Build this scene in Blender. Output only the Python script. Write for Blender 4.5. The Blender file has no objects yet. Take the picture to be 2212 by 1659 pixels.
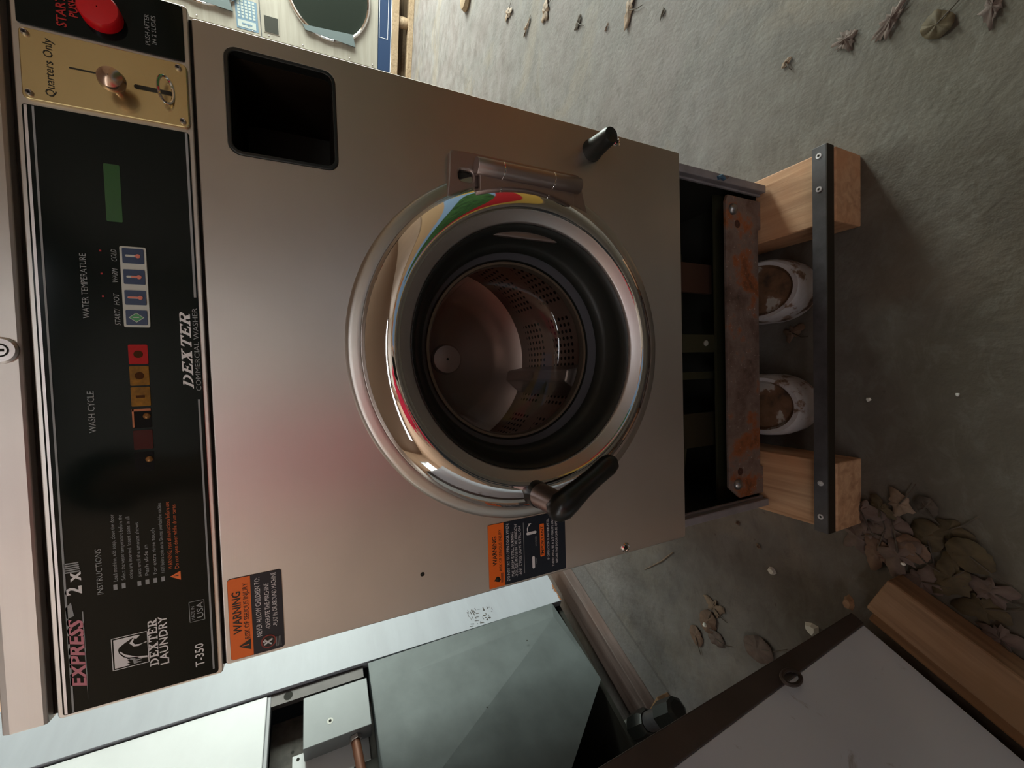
import bpy, math, random
from mathutils import Vector, Matrix
random.seed(7)
sc = bpy.context.scene
COL = sc.collection

# ------------------------------------------------------------------ camera
CAM_POS = Vector((-0.0307, -0.5090, 0.8832))
YAW, PIT, ROL, FPX = -0.036053, 0.442201, 0.045580, 880.0
_cy, _sy, _cp, _sp, _cr, _sr = (math.cos(YAW), math.sin(YAW), math.cos(PIT), math.sin(PIT), math.cos(ROL), math.sin(ROL))
FWD = Vector((_sy*_cp, _cy*_cp, -_sp))
_R0 = Vector((_cy, -_sy, 0)); _D0 = FWD.cross(_R0)
RGT = _cr*_R0 + _sr*_D0
DWN = -_sr*_R0 + _cr*_D0
cd = bpy.data.cameras.new('camera'); cam = bpy.data.objects.new('camera', cd); COL.objects.link(cam)
cd.sensor_fit = 'HORIZONTAL'; cd.sensor_width = 36.0; cd.lens = 36.0*FPX/2212.0
cd.clip_start = 0.02; cd.clip_end = 60
# the phone was held upright: the picture's x axis points down in the room
M = Matrix((DWN, RGT, -FWD)).transposed().to_4x4(); M.translation = CAM_POS
cam.matrix_world = M
sc.camera = cam

# ------------------------------------------------------------------ world, lights, exposure
w = bpy.data.worlds.new('world'); sc.world = w; w.use_nodes = True
w.node_tree.nodes['Background'].inputs[0].default_value = (0.80, 1.0, 0.93, 1)
w.node_tree.nodes['Background'].inputs[1].default_value = 1.6
sc.view_settings.view_transform = 'Standard'; sc.view_settings.look = 'None'
sc.view_settings.gamma = 1; sc.view_settings.use_curve_mapping = False
sc.view_settings.exposure = 0.0

EA = Vector((0.899, -0.438, 0)).normalized()     # across the room (towards the shop window)
DA = Vector((0.438, 0.899, 0)).normalized()      # along the room (towards the dryers)
def ED(e, d, z=0.0):
    v = EA*e + DA*d; return Vector((v.x, v.y, z))

def area(name, loc, look, sx, sy, power, col):
    l = bpy.data.lights.new(name, 'AREA'); l.shape = 'RECTANGLE'; l.size = sx; l.size_y = sy
    l.energy = power; l.color = col
    o = bpy.data.objects.new(name, l); COL.objects.link(o); o.location = loc
    o.rotation_euler = (Vector(look)-Vector(loc)).to_track_quat('-Z', 'Y').to_euler()
    return o
area('daylight_shop_window', ED(2.78, 3.35, 1.25), ED(-1.0, 3.0, 0.4), 1.5, 2.0, 370, (0.90, 1.0, 0.90))
area('added_skylight', ED(-.35, 2.0, 2.95), ED(-.35, 2.0, 0), 0.9, 0.9, 50, (0.82, 1.0, 0.93))  # unseen skylight, added to brighten the upper part of the left dryer
area('added_left_light', ED(-2.15, -2.1, 1.8), ED(2.6, -0.6, 1.3), 0.9, 0.9, 8, (1.0, 0.96, 0.90))  # added light at an unseen window, brightens the painted board and walls

# ------------------------------------------------------------------ materials
MATS = {}
def nodes(name):
    m = bpy.data.materials.new(name); m.use_nodes = True
    nt = m.node_tree; b = nt.nodes['Principled BSDF']
    return m, nt, b
def N(nt, t, **kw):
    n = nt.nodes.new(t)
    for k, v in kw.items():
        if k.startswith('i_'):
            n.inputs[k[2:].replace('_', ' ')].default_value = v
        else: setattr(n, k, v)
    return n
def coords(nt, scale=(1,1,1)):
    tc = N(nt, 'ShaderNodeTexCoord'); mp = N(nt, 'ShaderNodeMapping')
    mp.inputs['Scale'].default_value = scale
    nt.links.new(tc.outputs['Object'], mp.inputs['Vector']); return mp.outputs[0]
def ramp(nt, src, stops):
    r = N(nt, 'ShaderNodeValToRGB'); e = r.color_ramp.elements
    while len(e) > 1: e.remove(e[-1])
    e[0].position = stops[0][0]; e[0].color = (*stops[0][1], 1)
    for p, c in stops[1:]:
        k = e.new(p); k.color = (*c, 1)
    nt.links.new(src, r.inputs[0]); return r.outputs[0]
def mixc(nt, fac, a, b):
    m = N(nt, 'ShaderNodeMix', data_type='RGBA')
    for s, v in ((0, fac), (6, a), (7, b)):
        if isinstance(v, (int, float)): m.inputs[s].default_value = v
        elif isinstance(v, tuple): m.inputs[s].default_value = (*v, 1)
        else: nt.links.new(v, m.inputs[s])
    return m.outputs[2]
def plain(name, col, rough=0.5, metal=0.0, var=0.0, vscale=(6,6,6), bump=0.0, bscale=(40,40,40), coat=0.0, col2=None, emit=None, spec=None):
    if name in MATS: return MATS[name]
    m, nt, b = nodes(name)
    b.inputs['Base Color'].default_value = (*col, 1)
    b.inputs['Roughness'].default_value = rough; b.inputs['Metallic'].default_value = metal
    if coat: b.inputs['Coat Weight'].default_value = coat; b.inputs['Coat Roughness'].default_value = 0.08
    if spec is not None: b.inputs['Specular IOR Level'].default_value = spec
    if var or col2:
        n = N(nt, 'ShaderNodeTexNoise', i_Scale=1.0, i_Detail=6.0, i_Roughness=0.6)
        nt.links.new(coords(nt, vscale), n.inputs['Vector'])
        c2 = col2 if col2 else tuple(max(0, c*(1-var)) for c in col)
        nt.links.new(ramp(nt, n.outputs[0], [(0.35, c2), (0.65, col)]), b.inputs['Base Color'])
    if bump:
        n2 = N(nt, 'ShaderNodeTexNoise', i_Scale=1.0, i_Detail=5.0)
        nt.links.new(coords(nt, bscale), n2.inputs['Vector'])
        bp = N(nt, 'ShaderNodeBump', i_Strength=bump, i_Distance=0.002)
        nt.links.new(n2.outputs[0], bp.inputs['Height']); nt.links.new(bp.outputs[0], b.inputs['Normal'])
    if emit:
        b.inputs['Emission Color'].default_value = (*emit[0], 1); b.inputs['Emission Strength'].default_value = emit[1]
    MATS[name] = m; return m

def brushed(name, col, rough, aniso, tangent=(0, 0, 1), grain=(3, 3, 900), gs=0.06):
    m, nt, b = nodes(name)
    b.inputs['Metallic'].default_value = 1.0; b.inputs['Roughness'].default_value = rough
    b.inputs['Anisotropic'].default_value = aniso
    t = N(nt, 'ShaderNodeCombineXYZ')
    for i in range(3): t.inputs[i].default_value = tangent[i]
    nt.links.new(t.outputs[0], b.inputs['Tangent'])
    n = N(nt, 'ShaderNodeTexNoise', i_Scale=1.0, i_Detail=4.0)
    nt.links.new(coords(nt, grain), n.inputs['Vector'])
    big = N(nt, 'ShaderNodeTexNoise', i_Scale=5.0, i_Detail=5.0)
    nt.links.new(coords(nt), big.inputs['Vector'])
    c = ramp(nt, big.outputs[0], [(0.3, tuple(k*0.86 for k in col)), (0.7, col)])
    nt.links.new(c, b.inputs['Base Color'])
    r = N(nt, 'ShaderNodeMapRange'); r.inputs[3].default_value = rough-0.05; r.inputs[4].default_value = rough+0.07
    nt.links.new(n.outputs[0], r.inputs[0]); nt.links.new(r.outputs[0], b.inputs['Roughness'])
    bp = N(nt, 'ShaderNodeBump', i_Strength=gs, i_Distance=0.0006)
    nt.links.new(n.outputs[0], bp.inputs['Height']); nt.links.new(bp.outputs[0], b.inputs['Normal'])
    MATS[name] = m; return m

STEEL = brushed('brushed_steel', (0.66, 0.60, 0.55), 0.36, 0.75)
STEEL2 = brushed('brushed_steel_trim', (0.62, 0.58, 0.54), 0.34, 0.4)
CHROME = plain('chrome', (0.80, 0.77, 0.76), 0.045, 1.0)
SATIN = plain('satin_metal', (0.62, 0.58, 0.57), 0.40, 1.0, bump=0.03, bscale=(300,300,300))
HINGE = plain('hinge_metal', (0.40, 0.33, 0.31), 0.42, 1.0, bump=0.05, bscale=(200,200,900))
RUBBER = plain('black_rubber', (0.010, 0.011, 0.009), 0.42)
BLACKP = plain('black_plastic', (0.010, 0.010, 0.009), 0.30)
GLOSSBLK = plain('black_panel_film', (0.002, 0.0055, 0.005), 0.10, spec=0.17)
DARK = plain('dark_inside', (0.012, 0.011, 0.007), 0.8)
WHITEINK = plain('white_ink', (0.80, 0.78, 0.78), 0.5)
GREYINK = plain('grey_ink', (0.30, 0.31, 0.31), 0.5)
PINKINK = plain('pink_ink', (0.62, 0.20, 0.25), 0.5)
REDINK = plain('red_ink', (0.42, 0.01, 0.01), 0.5)
ORANGE = plain('orange_label', (0.95, 0.17, 0.01), 0.45)
ORANGED = plain('orange_ink_dim', (0.60, 0.10, 0.005), 0.5)
NAVY = plain('navy_label', (0.008, 0.012, 0.022), 0.35)
KEYBLUE = plain('key_blue', (0.010, 0.030, 0.09), 0.35)
KEYWHITE = plain('key_white', (0.55, 0.56, 0.50), 0.4)
KEYRED = plain('key_red', (0.72, 0.20, 0.13), 0.4)
KEYGREEN = plain('key_green', (0.05, 0.28, 0.09), 0.4)
LENSGREEN = plain('display_green', (0.012, 0.085, 0.012), 0.25)
LENSRED = plain('lens_red', (0.42, 0.006, 0.006), 0.25, spec=.15)
LENSDRED = plain('lens_dark_red', (0.055, 0.006, 0.003), 0.25, spec=.15)
LENSAMB = plain('lens_amber', (0.34, 0.15, 0.008), 0.25, spec=.15, var=0.5, vscale=(90,90,90))
BTNRED = plain('button_red', (0.62, 0.005, 0.012), 0.35)
BRASSY = plain('coin_plate_metal', (0.60, 0.47, 0.24), 0.26, 0.9, var=0.12, bump=0.04, bscale=(400,400,400))
INKBLACK = plain('ink_black', (0.02, 0.018, 0.01), 0.6)
SIDEGREY = plain('cabinet_grey_paint', (0.26, 0.24, 0.26), 0.5, var=0.3, vscale=(20,20,20))
PALEGREY = plain('tub_metal', (0.35, 0.34, 0.36), 0.32, 0.9)

def rust_mat():
    m, nt, b = nodes('rusted_paint')
    v = coords(nt, (1,1,1))
    n1 = N(nt, 'ShaderNodeTexNoise', i_Scale=14.0, i_Detail=8.0, i_Roughness=0.65)
    n2 = N(nt, 'ShaderNodeTexNoise', i_Scale=120.0, i_Detail=4.0)
    n3 = N(nt, 'ShaderNodeTexNoise', i_Scale=260.0, i_Detail=2.0)
    for n in (n1, n2, n3): nt.links.new(v, n.inputs['Vector'])
    c = ramp(nt, n1.outputs[0], [(0.30, (0.030,0.016,0.011)), (0.42, (0.12,0.075,0.060)), (0.52, (0.16,0.115,0.10)), (0.60, (0.24,0.075,0.022)), (0.72, (0.035,0.017,0.011))])
    f = ramp(nt, n3.outputs[0], [(0.70, (0,0,0)), (0.74, (1,1,1))])
    c = mixc(nt, f, c, (0.35, 0.30, 0.28))
    nt.links.new(c, b.inputs['Base Color']); b.inputs['Roughness'].default_value = 0.75
    bp = N(nt, 'ShaderNodeBump', i_Strength=0.6, i_Distance=0.002)
    nt.links.new(n2.outputs[0], bp.inputs['Height']); nt.links.new(bp.outputs[0], b.inputs['Normal'])
    return m
RUST = rust_mat()

def foot_mat():
    m, nt, b = nodes('chipped_white_enamel')
    v = coords(nt)
    n1 = N(nt, 'ShaderNodeTexNoise', i_Scale=22.0, i_Detail=8.0, i_Roughness=0.6); nt.links.new(v, n1.inputs['Vector'])
    c = ramp(nt, n1.outputs[0], [(0.36, (0.05,0.028,0.02)), (0.42, (0.20,0.12,0.08)), (0.46, (0.42,0.39,0.40)), (0.7, (0.52,0.49,0.50))])
    nt.links.new(c, b.inputs['Base Color']); b.inputs['Roughness'].default_value = 0.55
    bp = N(nt, 'ShaderNodeBump', i_Strength=0.5, i_Distance=0.002)
    nt.links.new(n1.outputs[0], bp.inputs['Height']); nt.links.new(bp.outputs[0], b.inputs['Normal'])
    return m
FOOTM = foot_mat()
def footin_mat():
    m, nt, b = nodes('rust_pool')
    v = coords(nt)
    n1 = N(nt, 'ShaderNodeTexNoise', i_Scale=17.0, i_Detail=7.0, i_Roughness=0.55); nt.links.new(v, n1.inputs['Vector'])
    c = ramp(nt, n1.outputs[0], [(0.35, (0.035,0.02,0.014)), (0.47, (0.14,0.07,0.035)), (0.54, (0.16,0.085,0.05)), (0.57, (0.38,0.34,0.31)), (0.7, (0.30,0.27,0.25))])
    nt.links.new(c, b.inputs['Base Color']); b.inputs['Roughness'].default_value = 0.7
    return m
FOOTIN = footin_mat()

def wood_mat(name, c1, c2, c3, axis='Y', rough=0.7):
    m, nt, b = nodes(name)
    s = {'Y': (60, 4, 60), 'X': (4, 60, 60), 'D': (40, 12, 60)}[axis]
    if axis == 'D':
        tc = N(nt, 'ShaderNodeTexCoord'); mp = N(nt, 'ShaderNodeMapping'); mp2 = N(nt, 'ShaderNodeMapping')
        mp.inputs['Rotation'].default_value = (0, 0, math.radians(26)); mp2.inputs['Scale'].default_value = (60, 4, 60)
        nt.links.new(tc.outputs['Object'], mp.inputs['Vector']); nt.links.new(mp.outputs[0], mp2.inputs['Vector']); v = mp2.outputs[0]
    else: v = coords(nt, s)
    n1 = N(nt, 'ShaderNodeTexNoise', i_Scale=1.0, i_Detail=6.0, i_Roughness=0.6, i_Distortion=0.6); nt.links.new(v, n1.inputs['Vector'])
    n2 = N(nt, 'ShaderNodeTexNoise', i_Scale=7.0, i_Detail=3.0); nt.links.new(coords(nt), n2.inputs['Vector'])
    c = ramp(nt, n1.outputs[0], [(0.3, c2), (0.6, c1)])
    f = ramp(nt, n2.outputs[0], [(0.48, (0,0,0)), (0.68, (1,1,1))])
    c = mixc(nt, f, c, c3)
    nt.links.new(c, b.inputs['Base Color']); b.inputs['Roughness'].default_value = rough
    bp = N(nt, 'ShaderNodeBump', i_Strength=0.4, i_Distance=0.0015)
    nt.links.new(n1.outputs[0], bp.inputs['Height']); nt.links.new(bp.outputs[0], b.inputs['Normal'])
    return m
SKIDWOOD = wood_mat('skid_wood', (0.56, 0.34, 0.20), (0.33, 0.17, 0.09), (0.50, 0.24, 0.12), 'Y')
GREYWOOD = wood_mat('weathered_board', (0.115, 0.078, 0.070), (0.06, 0.038, 0.033), (0.10, 0.06, 0.05), 'D')
TANWOOD = wood_mat('tan_wood', (0.28, 0.165, 0.095), (0.15, 0.080, 0.040), (0.22, 0.12, 0.055), 'D')
PALLET = wood_mat('pallet_wood', (0.27, 0.19, 0.12), (0.16, 0.10, 0.055), (0.22, 0.15, 0.09), 'D')

def floor_mat():
    m, nt, b = nodes('old_concrete')
    v = coords(nt)
    n1 = N(nt, 'ShaderNodeTexNoise', i_Scale=2.2, i_Detail=9.0, i_Roughness=0.62, i_Distortion=0.5)
    n2 = N(nt, 'ShaderNodeTexNoise', i_Scale=11.0, i_Detail=8.0, i_Roughness=0.6)
    n3 = N(nt, 'ShaderNodeTexNoise', i_Scale=90.0, i_Detail=4.0)
    n4 = N(nt, 'ShaderNodeTexVoronoi', feature='DISTANCE_TO_EDGE', i_Scale=1.9)
    n5 = N(nt, 'ShaderNodeTexNoise', i_Scale=38.0, i_Detail=3.0)
    dv = N(nt, 'ShaderNodeVectorMath', operation='ADD')
    nt.links.new(v, dv.inputs[0]); nt.links.new(n2.outputs['Color'], dv.inputs[1]); nt.links.new(dv.outputs[0], n4.inputs['Vector'])
    for n in (n1, n2, n3, n5): nt.links.new(v, n.inputs['Vector'])
    c = ramp(nt, n1.outputs[0], [(0.30, (0.105,0.076,0.071)), (0.45, (0.126,0.105,0.100)), (0.55, (0.114,0.105,0.100)), (0.70, (0.160,0.140,0.132))])
    c2 = ramp(nt, n2.outputs[0], [(0.32, (0.069,0.055,0.052)), (0.5, (0.137,0.119,0.117)), (0.68, (0.194,0.176,0.178))])
    c = mixc(nt, 0.5, c, c2)
    # yellow-brown soaked stain at the very front and right
    st = ramp(nt, n1.outputs[0], [(0.55, (0,0,0)), (0.72, (1,1,1))])
    c = mixc(nt, mulv(nt, st, 0.35), c, (0.20, 0.14, 0.06))
    # brown soil and painted shade darkening the near part of the floor, ragged edge
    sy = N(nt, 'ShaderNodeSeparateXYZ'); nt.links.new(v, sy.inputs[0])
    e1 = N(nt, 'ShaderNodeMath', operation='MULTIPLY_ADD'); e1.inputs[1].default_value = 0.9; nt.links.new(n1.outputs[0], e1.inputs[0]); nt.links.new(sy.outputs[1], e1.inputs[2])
    dirt_shade = ramp(nt, e1.outputs[0], [(0.24, (1,1,1)), (0.66, (0,0,0))])
    c = mixc(nt, mulv(nt, dirt_shade, 0.72), c, (0.066, 0.054, 0.030))
    # scuffed, streaky wear at hand size
    n6 = N(nt, 'ShaderNodeTexNoise', i_Scale=1.0, i_Detail=10.0, i_Roughness=0.72, i_Distortion=0.8)
    nt.links.new(coords(nt, (16, 26, 16)), n6.inputs['Vector'])
    c = mixc(nt, mulv(nt, ramp(nt, n6.outputs[0], [(0.50, (0,0,0)), (0.64, (1,1,1))]), 0.20), c, (0.20, 0.195, 0.175))
    c = mixc(nt, mulv(nt, ramp(nt, n6.outputs[0], [(0.34, (1,1,1)), (0.46, (0,0,0))]), 0.38), c, (0.060, 0.050, 0.042))
    # dark damp specks
    sp = ramp(nt, n5.outputs[0], [(0.70, (0,0,0)), (0.76, (1,1,1))])
    c = mixc(nt, mulv(nt, sp, 0.55), c, (0.05, 0.035, 0.03))
    cr = ramp(nt, n4.outputs['Distance'], [(0.0, (1,1,1)), (0.006, (0,0,0))])
    c = mixc(nt, mulv(nt, cr, 0.35), c, (0.06, 0.05, 0.04))
    # saw-cut joint beside the left board: distance across the room
    sep = N(nt, 'ShaderNodeVectorMath', operation='DOT_PRODUCT'); sep.inputs[1].default_value = tuple(EA)
    nt.links.new(v, sep.inputs[0])
    wob = N(nt, 'ShaderNodeMath', operation='MULTIPLY_ADD'); wob.inputs[1].default_value = 0.012; nt.links.new(n2.outputs[0], wob.inputs[0]); nt.links.new(sep.outputs['Value'], wob.inputs[2])
    def band(lo, hi):
        a = N(nt, 'ShaderNodeMath', operation='GREATER_THAN'); a.inputs[1].default_value = lo; nt.links.new(wob.outputs[0], a.inputs[0])
        d = N(nt, 'ShaderNodeMath', operation='LESS_THAN'); d.inputs[1].default_value = hi; nt.links.new(wob.outputs[0], d.inputs[0])
        g = N(nt, 'ShaderNodeMath', operation='MULTIPLY'); nt.links.new(a.outputs[0], g.inputs[0]); nt.links.new(d.outputs[0], g.inputs[1]); return g.outputs[0]
    c = mixc(nt, mulv(nt, band(-1.125, -1.03), 0.5), c, (0.13, 0.12, 0.12))
    c = mixc(nt, mulv(nt, band(-1.036, -1.026), 0.5), c, (0.07, 0.06, 0.055))
    nt.links.new(c, b.inputs['Base Color'])
    r = N(nt, 'ShaderNodeMapRange'); r.inputs[3].default_value = 0.55; r.inputs[4].default_value = 0.9
    nt.links.new(n2.outputs[0], r.inputs[0]); nt.links.new(r.outputs[0], b.inputs['Roughness'])
    add = N(nt, 'ShaderNodeMath', operation='ADD'); nt.links.new(n2.outputs[0], add.inputs[0])
    ml = N(nt, 'ShaderNodeMath', operation='MULTIPLY'); ml.inputs[1].default_value = 0.35; nt.links.new(n3.outputs[0], ml.inputs[0]); nt.links.new(ml.outputs[0], add.inputs[1])
    bp = N(nt, 'ShaderNodeBump', i_Strength=0.4, i_Distance=0.008)
    nt.links.new(add.outputs[0], bp.inputs['Height']); nt.links.new(bp.outputs[0], b.inputs['Normal'])
    return m
def mulv(nt, s, k):
    m = N(nt, 'ShaderNodeMath', operation='MULTIPLY'); m.inputs[1].default_value = k; nt.links.new(s, m.inputs[0]); return m.outputs[0]
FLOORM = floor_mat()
WALLTAN = plain('tan_wall_paint', (0.66, 0.45, 0.31), 0.8, var=0.12, vscale=(1.5,1.5,1.5))
WALLCREAM = plain('cream_wall_paint', (0.66, 0.58, 0.50), 0.8, var=0.1, vscale=(1.5,1.5,1.5))
CEIL = plain('ceiling_boards', (0.26, 0.17, 0.12), 0.9)
WHITEPAINT = plain('white_enamel', (0.66, 0.68, 0.70), 0.38, var=0.06, vscale=(9,9,9))
OLDWHITE = plain('scuffed_white_enamel', (0.42, 0.43, 0.46), 0.45, var=0.15, vscale=(14,14,14))
GALV = plain('galvanised_sheet', (0.105, 0.122, 0.125), 0.5, 0.15, var=0.3, vscale=(7,7,7), bump=0.05, bscale=(90,90,90))
GALVLIGHT = plain('galvanised_box_metal', (0.19, 0.20, 0.205), 0.45, 0.3, var=0.12, vscale=(8,8,8))
DIRTYMETAL = plain('dirty_metal', (0.13, 0.115, 0.10), 0.7, col2=(0.045, 0.038, 0.032), vscale=(20,20,20), var=0.5)
COPPER = plain('brown_copper', (0.14, 0.055, 0.03), 0.5, 0.3)
EDGEBROWN = plain('brown_edge_metal', (0.085, 0.072, 0.068), 0.45, 0.3, var=0.25, vscale=(9,9,9))
SLATE = plain('slate_bar_metal', (0.085, 0.080, 0.088), 0.5, 0.4, var=0.4, vscale=(30,30,30))
BARDARK = plain('dark_bar_metal', (0.022, 0.016, 0.010), 0.6, 0.3)
STRIPEBLUE = plain('blue_stripe', (0.006, 0.022, 0.065), 0.45)
STICKERBLUE = plain('pale_blue_sticker', (0.09, 0.14, 0.19), 0.5)
SMOKED = plain('smoked_glass', (0.012, 0.015, 0.012), 0.3, spec=.2)
def glass_mat():
    m = bpy.data.materials.new('door_glass'); m.use_nodes = True; nt = m.node_tree; nt.nodes.clear()
    o = N(nt, 'ShaderNodeOutputMaterial'); t = N(nt, 'ShaderNodeBsdfTransparent'); g = N(nt, 'ShaderNodeBsdfGlossy'); x = N(nt, 'ShaderNodeMixShader'); f = N(nt, 'ShaderNodeFresnel'); f.inputs[0].default_value = 1.5
    t.inputs[0].default_value = (0.95, 0.93, 0.90, 1); g.inputs['Roughness'].default_value = 0.05; g.inputs['Color'].default_value = (0.9, 0.9, 0.9, 1)
    nt.links.new(f.outputs[0], x.inputs[0]); nt.links.new(t.outputs[0], x.inputs[1]); nt.links.new(g.outputs[0], x.inputs[2]); nt.links.new(x.outputs[0], o.inputs[0])
    return m
GLASS = glass_mat()
def drum_mat():
    m, nt, b = nodes('perforated_drum_steel')
    uv = N(nt, 'ShaderNodeUVMap'); sp = N(nt, 'ShaderNodeSeparateXYZ'); nt.links.new(uv.outputs[0], sp.inputs[0])
    def math_(op, a, v=None, bb=None):
        n = N(nt, 'ShaderNodeMath', operation=op)
        nt.links.new(a, n.inputs[0])
        if v is not None: n.inputs[1].default_value = v
        if bb is not None: nt.links.new(bb, n.inputs[1])
        return n.outputs[0]
    fu = math_('SUBTRACT', math_('FRACT', math_('MULTIPLY', sp.outputs[0], 96)), 0.5)
    fv = math_('SUBTRACT', math_('FRACT', math_('MULTIPLY', sp.outputs[1], 24)), 0.5)
    d = math_('ADD', math_('MULTIPLY', fu, bb=fu), bb=math_('MULTIPLY', fv, bb=fv))
    hole = math_('LESS_THAN', d, 0.075)
    # three perforated bands with plain steel between them
    g = math_('FRACT', math_('MULTIPLY', sp.outputs[1], 3)); bandm = math_('LESS_THAN', g, 0.68)
    g2 = math_('LESS_THAN', math_('FRACT', math_('MULTIPLY', sp.outputs[0], 6)), 0.86)
    hole = math_('MULTIPLY', math_('MULTIPLY', hole, bb=bandm), bb=g2)
    c = mixc(nt, hole, (0.55, 0.42, 0.36), (0.012, 0.008, 0.006))
    nt.links.new(c, b.inputs['Base Color']); b.inputs['Metallic'].default_value = 0.75; b.inputs['Roughness'].default_value = 0.42
    return m
DRUM = drum_mat()
HUB = plain('drum_hub_steel', (0.62, 0.50, 0.46), 0.42, 0.7)

# ------------------------------------------------------------------ mesh builder
class MB:
    def __init__(self): self.v = []; self.f = []; self.m = []; self.s = []; self.mats = []; self.uv = {}
    def mi(self, mat):
        if mat not in self.mats: self.mats.append(mat)
        return self.mats.index(mat)
    def add(self, vs, fs, mat, smooth=False):
        o = len(self.v); self.v += [Vector(p) for p in vs]; k = self.mi(mat)
        for f in fs: self.f.append(tuple(i+o for i in f)); self.m.append(k); self.s.append(smooth)
        return self
    def box(self, a, b, mat, fr=None):
        x0,y0,z0 = a; x1,y1,z1 = b
        vs = [(x0,y0,z0),(x1,y0,z0),(x1,y1,z0),(x0,y1,z0),(x0,y0,z1),(x1,y0,z1),(x1,y1,z1),(x0,y1,z1)]
        if fr: vs = [fr(*p) for p in vs]
        return self.add(vs, [(0,3,2,1),(4,5,6,7),(0,1,5,4),(1,2,6,5),(2,3,7,6),(3,0,4,7)], mat)
    def prism(self, poly, y0, y1, mat, fr=None, smooth=False):   # poly of (x, z), front face at y0 (towards -y)
        n = len(poly)
        vs = [(x, y0, z) for x, z in poly] + [(x, y1, z) for x, z in poly]
        if fr: vs = [fr(*p) for p in vs]
        fs = [tuple(range(n)), tuple(range(2*n-1, n-1, -1))] + [(i, i+n, (i+1)%n+n, (i+1)%n) for i in range(n)]
        return self.add(vs, fs, mat, smooth)
    def face(self, poly, y, mat, fr=None):
        vs = [(x, y, z) for x, z in poly]
        if fr: vs = [fr(*p) for p in vs]
        return self.add(vs, [tuple(range(len(poly)))], mat)
    def lathe(self, prof, c, mat, n=96, axis='Y', close=False, uv=False, fr=None):   # prof of (r, h)
        o = len(self.v); vs = []
        for k in range(n):
            t = 2*math.pi*k/n
            for r, h in prof:
                if axis == 'Y': p = (c[0]+r*math.cos(t), c[1]+h, c[2]+r*math.sin(t))
                elif axis == 'Z': p = (c[0]+r*math.cos(t), c[1]+r*math.sin(t), c[2]+h)
                else: p = (c[0]+h, c[1]+r*math.cos(t), c[2]+r*math.sin(t))
                vs.append(fr(*p) if fr else p)
        L = len(prof); fs = []
        for k in range(n):
            for i in range(L-1):
                a = k*L+i; b = ((k+1)%n)*L+i
                if uv: self.uv[len(self.f)+len(fs)] = [(k/n, i/(L-1)), ((k+1)/n, i/(L-1)), ((k+1)/n, (i+1)/(L-1)), (k/n, (i+1)/(L-1))]
                fs.append((a, b, b+1, a+1))
        self.add(vs, fs, mat, True); return self
    def tube(self, pts, r, mat, n=12, caps=True):
        pts = [Vector(p) for p in pts]; rs = r if isinstance(r, (list, tuple)) else [r]*len(pts)
        vs = []; prev = None
        for i, p in enumerate(pts):
            t = (pts[min(i+1, len(pts)-1)]-pts[max(i-1, 0)]).normalized()
            if prev is None:
                u = t.orthogonal().normalized()
            else:
                u = (prev - t*prev.dot(t)).normalized()
            prev = u; w_ = t.cross(u)
            for k in range(n):
                a = 2*math.pi*k/n; vs.append(p + (u*math.cos(a)+w_*math.sin(a))*rs[i])
        fs = []
        for i in range(len(pts)-1):
            for k in range(n):
                a = i*n+k; b = i*n+(k+1)%n; fs.append((a, b, b+n, a+n))
        self.add(vs, fs, mat, True)
        if caps:
            o = len(vs)
            self.add([vs[k] for k in range(n)], [tuple(range(n-1, -1, -1))], mat)
            self.add([vs[o-n+k] for k in range(n)], [tuple(range(n))], mat)
        return self
    def text(self, s, x, z, h, mat, y=-0.0, width=None, shear=0.0, align='L', fr=None, bold=0.0, space=1.0):
        cu = bpy.data.curves.new('t', 'FONT'); cu.body = s; cu.resolution_u = 2; cu.offset = bold; cu.space_character = space
        ob = bpy.data.objects.new('t', cu); me = bpy.data.meshes.new_from_object(ob)
        vs = [v.co.copy() for v in me.vertices]; fs = [tuple(p.vertices) for p in me.polygons]
        bpy.data.objects.remove(ob); bpy.data.curves.remove(cu); bpy.data.meshes.remove(me)
        if not vs: return self
        x0 = min(v.x for v in vs); x1 = max(v.x for v in vs)
        k = h/0.70; kx = k if width is None else width/(x1-x0)
        wd = (x1-x0)*kx; ox = x - (0 if align == 'L' else wd/2 if align == 'C' else wd)
        out = [(ox+(v.x-x0)*kx + shear*v.y*k, y, z+v.y*k) for v in vs]
        if fr: out = [fr(*p) for p in out]
        return self.add(out, fs, mat)
    def build(self, name, parent=None, bevel=0.0, seg=2, origin=None, auto=False, label=None):
        o0 = Vector(origin) if origin is not None else (Vector(parent['_o']) if parent is not None and '_o' in parent else Vector((0,0,0)))
        me = bpy.data.meshes.new(name)
        me.from_pydata([v-o0 for v in self.v], [], self.f)
        for m in self.mats: me.materials.append(m)
        for i, p in enumerate(me.polygons): p.material_index = self.m[i]; p.use_smooth = self.s[i]
        if self.uv:
            l = me.uv_layers.new(name='UVMap')
            for i, p in enumerate(me.polygons):
                if i in self.uv:
                    for j, li in enumerate(p.loop_indices): l.data[li].uv = self.uv[i][j]
        me.update()
        if any(self.s): me.set_sharp_from_angle(angle=math.radians(38))
        o = bpy.data.objects.new(name, me); COL.objects.link(o)
        if parent is not None: o.parent = parent; o['_o'] = list(o0)
        else: o.location = o0; o['_o'] = list(o0)
        if bevel:
            b = o.modifiers.new('bevel', 'BEVEL'); b.width = bevel; b.segments = seg; b.limit_method = 'ANGLE'; b.angle_limit = math.radians(40)
        if label: o['label'] = label
        return o
def thing(name, loc, label, cat, group=None):
    o = bpy.data.objects.new(name, None); COL.objects.link(o); o.location = loc; o.empty_display_size = 0.05
    o['_o'] = list(loc); o['label'] = label; o['category'] = cat
    if group: o['group'] = group
    return o
def tag(o, label, cat, group=None, kind=None):
    o['label'] = label; o['category'] = cat
    if group: o['group'] = group
    if kind: o['kind'] = kind
    return o
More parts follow.
